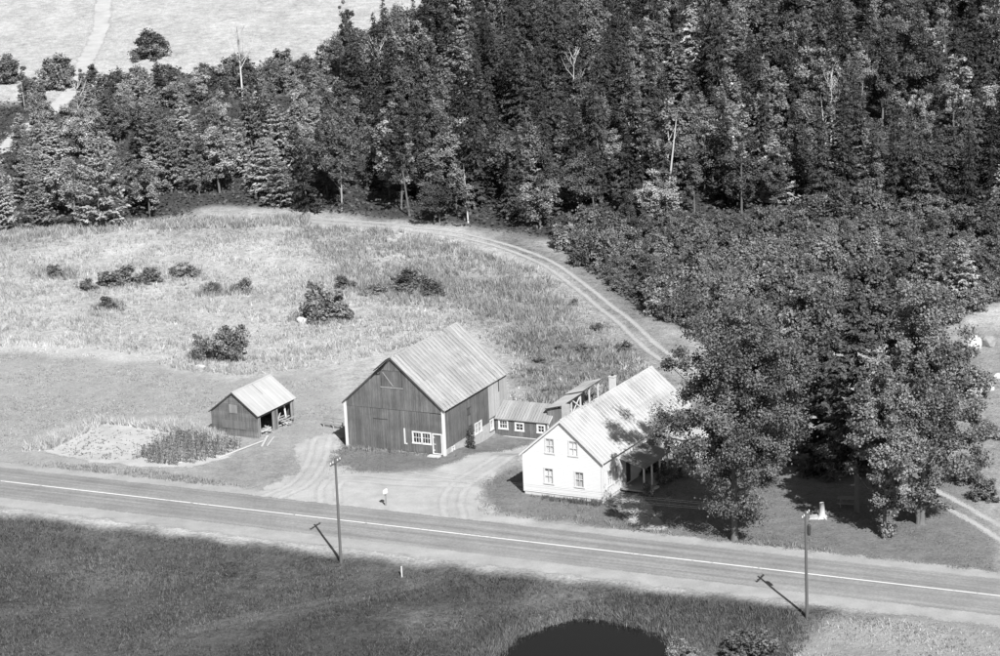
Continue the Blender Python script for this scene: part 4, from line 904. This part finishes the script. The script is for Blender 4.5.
# ------------------------------------------------------------------ woods
def scatter(poly, step, jit, r):
    x0, y0 = poly.min(0); x1, y1 = poly.max(0); out = []; j = 0; y = y0
    while y < y1:
        xs = np.arange(x0 + (j % 2) * step / 2, x1, step); pts = np.stack([xs + r.uniform(-jit, jit, len(xs)), y + r.uniform(-jit, jit, len(xs))], 1); out.append(pts); y += step * .86; j += 1
    out = np.vstack(out); return out[sdist(poly, out[:, 0], out[:, 1]) > .3]
htrack = smooth_line(PX([(118, -40), (104, 0), (100, 30), (84, 64), (72, 92), (30, 128), (0, 150), (-60, 175)])); ftrack = smooth_line(PX([(210, 210), (255, 214), (300, 219), (350, 223), (430, 231), (500, 245), (545, 262), (585, 290), (620, 318), (655, 350), (690, 372)]))
r = np.random.default_rng(31); pts = scatter(FOREST, 5.9, 2.5, r)
keep = (ldist(htrack, pts[:, 0], pts[:, 1]) > 4.0) & (ldist(ftrack, pts[:, 0], pts[:, 1]) > 3.2); pts = pts[keep]
cnt = {}
COLS = [(60, 'at the far left'), (200, 'above the bush row'), (330, 'above the small shed'), (440, 'above the weedy corner'), (550, 'above the barn'), (640, 'above the track bend'), (740, 'above the farmhouse'), (850, 'above the poplar'), (930, 'above the maples'), (2000, 'at the far right')]
def col_of(u): return next(t for a, t in COLS if u < a)
def row_of(v): return 'at the front of the woods' if v > 195 else 'in the lower woods' if v > 140 else 'in the middle woods' if v > 80 else 'in the upper woods' if v > 20 else 'in the highest row of woods'
def size_of(h): return 'tall' if h > 11.5 else 'short' if h < 8.5 else 'middling'
DESC = {'spruce': 'dark pointed spruce', 'fir': 'pale bushy fir', 'broad': 'round leafy tree', 'birch': 'white-trunked birch', 'aspen': 'slim leafy aspen'}
# nearest trees first, so that any cap keeps those that show largest
pts = pts[np.argsort(pts[:, 1])]
for x, y in pts:
    z = float(height(x, y)); u, v = proj((x, y, z))
    if u < -25 or u > 1025 or v < -90: continue
    a = r.random()
    if u < 330: k = 'fir' if a < .52 else 'spruce' if a < .60 else 'broad' if a < .80 else 'aspen' if a < .97 else 'birch'; h = r.uniform(6.0, 10.5)
    elif u < 640:
        if v < 130: k = 'spruce' if a < .66 else 'fir' if a < .72 else 'broad' if a < .88 else 'aspen' if a < .97 else 'birch'; h = r.uniform(9.5, 15.5)
        else: k = 'spruce' if a < .42 else 'fir' if a < .50 else 'broad' if a < .70 else 'aspen' if a < .92 else 'birch'; h = r.uniform(8, 13)
    else: k = 'spruce' if a < .44 else 'fir' if a < .52 else 'broad' if a < .82 else 'aspen' if a < .97 else 'birch'; h = r.uniform(8, 15)
    h *= .62 + .5 * r.random() ** .6
    if k == 'broad': h *= .88
    if k == 'spruce': h *= 1.16
    gap = math.sin(x * .11 + 2 * math.sin(y * .05)) * math.sin(y * .09 + 1.3 * math.sin(x * .06 + 1))
    if gap > .72 and v < 190: continue
    if u < 340 and v < 150: h *= .5 + .5 * max(0, (v - 80) / 70); k = k if a > .25 else 'broad'
    if h < 3.2: continue
    if v < 0 and h < 9: continue
    if k == 'spruce' and cnt.get(k, 0) >= 300: k = 'fir'
    cnt[k] = cnt.get(k, 0) + 1
    lb = '%s %s %s, %s' % (size_of(h), DESC[k], row_of(v), col_of(u))
    plant(k, (x, y, z), h, lb, 'tree', lb + ' (alike)', r.uniform(.85, 1.3) * (11 / max(h, 6)) ** .25, pale=(k in ('broad', 'aspen') and r.random() < (.75 if u < 330 else .12)))
SCRUB = PX([(90, 118), (150, 108), (250, 100), (345, 92), (450, 36), (432, 14), (380, 40), (320, 62), (230, 78), (150, 84), (112, 96)])
for x, y in scatter(SCRUB, 4.2, 1.9, r):
    z = float(height(x, y)); u, v = proj((x, y, z))
    if ldist(htrack, np.array([x]), np.array([y]))[0] < 3.5: continue
    hs = r.uniform(2.0, 4.8); plant('shrub', (x, y, z), hs, '%s scrub bush on the field edge above the woods, %s' % ('low' if hs < 3 else 'tall', col_of(u)), 'bush', 'field edge scrub %d %d' % (hs < 3, sum(u >= a for a, t in COLS)), r.uniform(.9, 1.4), pale=r.random() < .4)
pts = scatter(SHRUBS, 3.7, 1.7, r); ns = 0
for x, y in pts:
    z = float(height(x, y)); u, v = proj((x, y, z))
    if u < -20 or u > 1020 or ldist(ftrack, np.array([x]), np.array([y]))[0] < 3.4: continue
    hs = 1.6 + 3.4 * r.random() ** 1.6
    plant('shrub', (x, y, z), hs, ('tall' if hs > 3.5 else 'low') + ' leafy shrub in the ' + ('back' if v < 255 else 'middle' if v < 290 else 'front') + ' of the thicket, ' + col_of(u), 'shrub', 'thicket shrubs %d %d %d' % (hs > 3.5, (v >= 255) + (v >= 290), sum(u >= a for a, t in COLS)), r.uniform(.8, 1.25)); ns += 1
    if r.random() < .10: hh = r.uniform(4.5, 8); k2 = ('aspen', 'broad', 'fir')[r.integers(3)]; plant(k2, (x + 1.6, y + .8, float(height(x + 1.6, y + .8))), hh, 'young ' + DESC[k2] + ' rising from the thicket, ' + col_of(u), 'tree', 'young %s in the thicket %d' % (DESC[k2], sum(u >= a for a, t in COLS)))
print('COUNTS', cnt, 'shrubs', ns)
# bare pale dead trees
def snag(u, v, vt, label, seed, nb=9):
    p, h = tall(u, v, vt); r = np.random.default_rng(seed); o = thing('dead_tree', label, 'dead tree', tuple(p)); mb = MB(); mb.tube([(0, 0, -.3), (r.normal(0, .15), 0, h * .5), (r.normal(0, .3), r.normal(0, .2), h)], [.17, .12, .03], 6); mb.build('trunk', M['pale_bark'], o, True)
    for i in range(nb):
        z = h * r.uniform(.4, .9); a = r.uniform(0, 6.28); L = (h - z) * r.uniform(.5, .9) + .5; d = np.array([math.cos(a), math.sin(a)]); m = MB()
        m.tube([(0, 0, z), (d[0] * L * .35, d[1] * L * .35, z + L * .45), (d[0] * L * .6, d[1] * L * .6, z + L)], [.06, .045, .015], 5, False)
        for k in range(3): b = r.uniform(.3, .9); e = r.normal(0, .3, 2); m.tube([(d[0] * L * .6 * b, d[1] * L * .6 * b, z + L * b), (d[0] * L * .6 * b + e[0], d[1] * L * .6 * b + e[1], z + L * b + r.uniform(.3, .8))], [.03, .01], 4, False)
        m.build('branch', M['pale_bark'], o)
snag(576, 120, 48, 'bleached dead tree with forked bare limbs in the upper middle woods', 41)
snag(381, 100, 36, 'bare pale dead tree beside the spruces at the upper left of the middle woods', 42)
snag(640, 165, 108, 'pale dead tree behind the thicket in the centre of the woods', 43)
snag(831, 145, 72, 'bare-limbed pale tree rising in the right-hand woods', 44)
snag(243, 100, 26, 'thin bare tree at the field edge of the left-hand woods', 45, 14)
snag(690, 60, 14, 'pale dead snag near the top of the right-hand woods', 46, 6)
snag(80, 128, 82, 'leaning bare tree beside the hill track', 47, 6)

# ------------------------------------------------------------------ bushes in the field and by the house
for u, v, hp, wd_, lb in [
    (322, 320, 40, 1.15, 'big round dark bush in the meadow beside the pale boulder'), (229, 357, 42, .78, 'tall dark round bush above the small shed'), (206, 359, 28, .85, 'lower bush leaning against the tall round bush'),
    (110, 285, 17, 1.5, 'left bush of the low bush row in the left meadow'), (128, 283, 20, 1.5, 'middle bush of the low bush row in the left meadow'), (148, 282, 17, 1.4, 'right bush of the low bush row in the left meadow'), (88, 290, 13, 1.3, 'small bush at the left end of the low bush row'),
    (107, 308, 14, 1.2, 'pale bush below the low bush row'), (55, 276, 12, 1.5, 'low bush nearest the left edge of the meadow'), (183, 276, 14, 1.6, 'low wide bush right of the bush row'), (210, 293, 15, 1.0, 'small upright bush in the middle of the left meadow'),
    (245, 291, 16, 1.1, 'small dark bush left of the weedy corner'), (344, 288, 15, 1.3, 'low bush behind the big round bush'), (410, 290, 22, 1.6, 'dark bush in the weedy corner behind the barn'), (430, 295, 18, 1.5, 'wide low bush right of the dark bush behind the barn'), (378, 294, 13, 1.7, 'flat bush left of the dark bush behind the barn'),
    (585, 352, 18, 1.2, 'bush behind the woodshed near the track'), (540, 362, 14, 1.4, 'low bush between barn and track'), (560, 350, 12, 1.3, 'small bush in the rough grass above the annex'), (598, 330, 15, 1.2, 'bush at the inner edge of the farm track'), (575, 305, 12, 1.2, 'small bush at the bend of the farm track'),
    (625, 352, 20, 1.2, 'bush right of the farm track behind the farmhouse')]:
    p = P(u, v); h = hp / (F_PX / np.linalg.norm(p - CAM)) * (.65 if u > 530 else 1); plant('bush' if hp < 22 else 'shrub', p, h, lb, 'bush', None, wd_, None, .12 * h)
for u, v, hp, wd_, lb in [(151, 58, 26, 1.2, 'lone round bush in the field above the left woods'), (60, 88, 34, 1.1, 'round tree left of the hill track'), (8, 82, 28, 1.1, 'round tree at the upper left edge'), (110, 96, 24, 1.4, 'bushy tree right of the hill track'), (32, 100, 22, 1.3, 'bush below the round tree left of the hill track')]:
    p = P(u, v); h = hp / (F_PX / np.linalg.norm(p - CAM)); plant('shrub', p, h, lb, 'tree' if 'tree' in lb else 'bush', None, wd_)
for u, v, hp, wd_, lb in [(985, 500, 22, 1.3, 'dark bush beside the side lane at the right edge'), (965, 480, 30, 1.2, 'leafy bush between the broad maple and the pasture'), (968, 400, 36, 1.0, 'shrub below the large white boulder'), (955, 372, 30, 1.1, 'shrub left below the large white boulder'), (985, 440, 20, 1.2, 'low bush in the right pasture'),
    (640, 478, 14, 1.1, 'shrub at the foot of the porch'), (652, 468, 20, 1.0, 'taller shrub beside the porch'), (664, 460, 16, 1.1, 'shrub in front of the side wing'), (618, 488, 9, 1.2, 'small plant at the porch corner'), (756, 655, 30, 1.4, 'dark leafy bush beside the pond'), (735, 660, 22, 1.4, 'leafy bush on the right bank of the pond'), (680, 664, 26, 1.2, 'bush at the right edge of the pond water')]:
    p = P(u, v); h = hp / (F_PX / np.linalg.norm(p - CAM)); plant('bush' if hp < 22 else 'shrub', p, h, lb, 'bush', None, wd_)
for lx, ly, hh, lb in ((hw + 2.6, 3.2, 1.3, 'vine-like shrub climbing the front porch corner'), (hw + 2.7, 6.9, 1.6, 'rounded shrub against the porch posts'), (hw + 2.8, 8.9, 2.0, 'tall shrub at the far end of the porch'), (hw + .7, 9.6, 1.7, 'shrub in the nook between porch and wing')):
    q = local_pt((4.92, 200.45), -29, lx, ly); plant('bush', (q[0], q[1], 0), hh, lb, 'shrub', None, 1.0)
# ------------------------------------------------------------------ grass, weeds, corn, reeds (uncountable)
def tufts(name, poly_list, n, h, val, label, cat, seed, blades=4, width=.05, var=.35, spread=.16, lean=.35, avoid=None):
    r = np.random.default_rng(seed); xs, ys_ = [], []
    for poly, share in poly_list:
        x0, y0 = poly.min(0); x1, y1 = poly.max(0); m = int(n * share); X = r.uniform(x0, x1, m * 3); Y = r.uniform(y0, y1, m * 3); ok = sdist(poly, X, Y) > 0; xs.append(X[ok][:m]); ys_.append(Y[ok][:m])
    x, y = np.concatenate(xs), np.concatenate(ys_)
    if avoid is not None: k = avoid(x, y); x, y = x[k], y[k]
    cl = np.sin(x * .31 + np.sin(y * .23) * 2) * np.sin(y * .27 + np.sin(x * .19) * 2); k = r.uniform(0, 1, len(x)) < .55 + .45 * cl; x, y = x[k], y[k]; cl = cl[k]
    m = len(x); bx = np.repeat(x, blades) + r.normal(0, spread, m * blades); by = np.repeat(y, blades) + r.normal(0, spread, m * blades); z = height(bx, by) - .03
    H = np.repeat(h * r.uniform(.5, 1.3, m) * (1 + .3 * cl), blades) * r.uniform(.7, 1.2, m * blades); a = r.uniform(0, 6.28, m * blades); W = width * r.uniform(.6, 1.4, m * blades)
    lx, ly = r.normal(0, lean, m * blades) * H, r.normal(0, lean, m * blades) * H
    V = np.stack([np.stack([bx - np.cos(a) * W, by - np.sin(a) * W, z], 1), np.stack([bx + np.cos(a) * W, by + np.sin(a) * W, z], 1), np.stack([bx + lx, by + ly, z + H], 1)], 1).reshape(-1, 3)
    gv = val if np.isscalar(val) else None
    base = np.full(m * blades, gv) if gv is not None else ground_vals(bx, by)[0] * val[0]
    tv = base * np.repeat(r.uniform(1 - var, 1 + var, m), blades) * r.uniform(.85, 1.15, m * blades)
    return stuff(link(bpy.data.objects.new(name, np_mesh(name, V, np.arange(3 * m * blades).reshape(-1, 3), M['blade'], {'val': np.repeat(tv, 3)}))), label, cat)
clear = lambda x, y: (ldist(ftrack, x, y) > 1.9) & (road_s(x, y) > 6.0)
meadow = PX([(-60, 240), (40, 234), (150, 226), (300, 224), (440, 236), (545, 270), (620, 330), (650, 375), (600, 385), (520, 372), (470, 330), (340, 365), (240, 376), (180, 370), (110, 350), (-60, 345)])
tufts('meadow_grass', [(meadow, 1)], 42000, .45, (1.0,), 'tall dry meadow grass behind the farm buildings', 'grass', 51, 4, .05, .45, avoid=clear)
weed = PX([(300, 225), (420, 232), (545, 275), (620, 345), (600, 385), (520, 372), (470, 315), (360, 300), (320, 260)])
tufts('tall_weeds', [(weed, .7), (PX([(420, 275), (545, 288), (580, 322), (480, 320)]), .3)], 6000, .7, .33, 'tall dark weeds in the rough corner behind the barn', 'weeds', 52, 5, .07, .4, avoid=clear)
edge = PX([(-60, 252), (40, 238), (150, 230), (310, 226), (310, 218), (150, 222), (40, 228), (-60, 238)])
tufts('forest_edge_weeds', [(edge, 1)], 6000, .8, .42, 'pale tall weeds along the foot of the left-hand woods', 'weeds', 53, 5, .07, .5)
rough = PX([(500, 612), (620, 594), (790, 612), (810, 640), (760, 690), (440, 690), (470, 640)])
tufts('pond_bank_grass', [(rough, 1)], 15000, .38, .14, 'long rough grass on the pond bank', 'grass', 54, 5, .035, .5, avoid=lambda x, y: pond_r(x, y) > 1.0)
fore = PX([(-60, 512), (0, 517), (500, 578), (1000, 632), (1060, 640), (1000, 690), (-60, 690)])
tufts('roadside_grass', [(fore, 1)], 60000, .22, (1.35,), 'short dark grass of the field below the road', 'grass', 55, 3, .04, .7, avoid=lambda x, y: (pond_r(x, y) > 1.02))
hedge = PX([(20, 452), (45, 440), (100, 419), (190, 428), (230, 440), (215, 440), (160, 431), (105, 424), (50, 450)])
tufts('garden_edge_grass', [(hedge, 1)], 3200, .75, .55, 'strip of tall pale grass round the garden', 'grass', 56, 6, .05, .3, .12)
verge = PX([(0, 462), (60, 464), (130, 468), (260, 488), (250, 492), (120, 478), (0, 466)])
tufts('verge_grass', [(verge, .5), (PX([(480, 505), (640, 524), (1000, 574), (1000, 582), (640, 532), (480, 514)]), .5)], 5000, .3, .30, 'pale grass on the upper road verge', 'grass', 57, 4, .04, .4, avoid=lambda x, y: road_s(x, y) > 4.9)
stub = PX([(-60, 348), (40, 350), (110, 356), (180, 376), (240, 384), (320, 378), (335, 420), (260, 440), (100, 424), (0, 455), (-60, 455)])
tufts('mown_stubble', [(stub, 1)], 16000, .14, (1.0,), 'short mown hay stubble left of the barn', 'grass', 58, 3, .05, .5)
lawn_ = PX([(480, 482), (515, 466), (530, 496), (606, 506), (700, 470), (980, 500), (1000, 570), (700, 538), (480, 508)])
tufts('lawn_grass', [(lawn_, .8), (PX([(330, 452), (345, 448), (450, 458), (520, 440), (550, 442), (500, 452), (430, 466), (360, 474), (320, 474)]), .2)], 12000, .12, (1.0,), 'unmown lawn grass round the farmhouse and barn', 'grass', 59, 3, .04, .5)
tufts('garden_seedlings', [(PX([(50, 452), (105, 427), (165, 433), (135, 460), (90, 460)]), 1)], 420, .15, .2, 'small sparse seedlings on the bare garden bed', 'plants', 60, 6, .05, .3, .08)
a_ = np.linspace(0, 6.283, 40); pr_o = np.stack([PC[0] + 6.6 * 1.18 * np.cos(a_), PC[1] + 9.0 * 1.18 * np.sin(a_)], 1)
tufts('pond_reeds', [(pr_o, 1)], 7000, .5, .24, 'pale reeds round the edge of the pond', 'reeds', 65, 6, .03, .5, .12, avoid=lambda x, y: (pond_r(x, y) > .93) & (pond_r(x, y) < 1.16))
bz = [PX([(u_ - w_, v_ - 6), (u_ + w_, v_ - 6), (u_ + w_ * 1.3, v_ + 4), (u_ - w_ * 1.3, v_ + 4)]) for u_, v_, w_ in ((322, 318, 30), (220, 358, 28), (128, 285, 48), (183, 277, 18), (55, 276, 18), (210, 293, 10), (245, 291, 14), (410, 292, 45), (107, 308, 14))]
tufts('bush_foot_weeds', [(q_, 1 / 9) for q_ in bz], 1300, .6, .27, 'dark weeds round the feet of the meadow bushes', 'weeds', 66, 6, .06, .6, .25)
tufts('yard_weeds', [(PX([(512, 345), (600, 335), (650, 365), (668, 385), (600, 400), (560, 412), (512, 405)]), 1)], 3200, .45, (1.45,), 'rough weeds behind the annex and the woodshed', 'weeds', 67, 5, .06, .7, avoid=clear)
tr_edge = smooth_line(PX([(500, 252), (545, 270), (585, 298), (620, 326), (650, 350)]))
gb = np.array([local_pt((4.92, 200.45), -29, a_, b_) for a_, b_ in ((-hw - .3, -.1), (hw, -.1), (hw + .2, -.9), (0, -1.1), (-hw - .3, -.7))])
tufts('foundation_weeds', [(gb, 1)], 420, .35, .15, 'low weeds along the foot of the white gable wall', 'weeds', 63, 7, .04, .4, .1)
bb = np.array([local_pt((-10.3, 216.9), -26, a_, b_) for a_, b_ in ((-bw2, -.1), (bw2 - 1.5, -.1), (bw2 - 1.5, -.6), (-bw2, -.9))])
tufts('barn_weeds', [(bb, 1)], 350, .3, .3, 'pale weeds along the foot of the barn gable', 'weeds', 64, 6, .04, .4, .1)
# corn
CORN = PX([(135, 459), (172, 437), (200, 439), (242, 447), (228, 456), (190, 466), (160, 466)])
def corn():
    r = np.random.default_rng(61); c = CORN.mean(0); ang = math.atan2(*(CORN[3] - CORN[1])[::-1]) + .1; ax = np.array([math.cos(ang), math.sin(ang)]); ay = np.array([-ax[1], ax[0]]); Vs, Ts = [], []
    for i in np.arange(-16, 16, 1.0):
        for j in np.arange(-22, 22, .26):
            q = c + ax * (j + r.normal(0, .05)) + ay * (i + r.normal(0, .06))
            if sdist(CORN, np.array([q[0]]), np.array([q[1]]))[0] < 0: continue
            H = r.uniform(.7, 1.25); z = float(height(*q)); a0 = r.uniform(0, 3.14); t = r.uniform(0, 1)
            w_ = .025; Vs.append([(q[0] - w_, q[1], z), (q[0] + w_, q[1], z), (q[0] + w_, q[1], z + H), (q[0] - w_, q[1], z + H)]); Ts.append(t)
            for k in range(6):
                a = a0 + 3.14 * (k % 2) + r.normal(0, .3); zb = z + H * (.25 + .13 * k); L = r.uniform(.35, .55); d = np.array([math.cos(a), math.sin(a)]); s = np.array([-d[1], d[0]]) * .055
                m = (q[0] + d[0] * L * .5, q[1] + d[1] * L * .5, zb + L * .35); e = (q[0] + d[0] * L, q[1] + d[1] * L, zb + L * .05)
                Vs.append([(q[0], q[1], zb), (m[0] - s[0], m[1] - s[1], m[2]), e, (m[0] + s[0], m[1] + s[1], m[2])]); Ts.append(t)
    V = np.array(Vs).reshape(-1, 3); return stuff(link(bpy.data.objects.new('corn_rows', np_mesh('corn_rows', V, np.arange(len(V)).reshape(-1, 4), M['corn'], {'tone': np.repeat(Ts, 4)}))), 'rows of young corn in the garden beside the small shed', 'corn')
corn()
# undergrowth on the forest floor and in the thicket
def undergrowth(name, poly, n, label, seed, hmax, val):
    r = np.random.default_rng(seed); x0, y0 = poly.min(0); x1, y1 = poly.max(0); x0, x1 = max(x0, -110), min(x1, 110); y1 = min(y1, 470); X, Y = r.uniform(x0, x1, n * 3), r.uniform(y0, y1, n * 3)
    ok = (sdist(poly, X, Y) > .2) & (ldist(ftrack, X, Y) > 2.6) & (ldist(htrack, X, Y) > 2.6) & (np.abs(X) < .235 * Y + 5); X, Y = X[ok][:n], Y[ok][:n]; Z = height(X, Y) + r.uniform(0, 1, len(X)) ** 1.5 * hmax
    V, Fq, T = leaf_quads(np.stack([X, Y, Z], 1), r.normal(size=(len(X), 3)) * .5 + [0, -.1, .8], r.uniform(.2, .5, len(X)), r, 1.3); return stuff(link(bpy.data.objects.new(name, np_mesh(name, V, Fq, M['under'], {'tone': T}))), label, 'undergrowth')
undergrowth('forest_undergrowth', FOREST, 70000, 'low leafy undergrowth on the floor of the woods', 71, 1.4, .1)
undergrowth('thicket_undergrowth', SHRUBS, 25000, 'low leaves filling the thicket below the right-hand woods', 72, 1.2, .1)
bpy.context.view_layer.update()
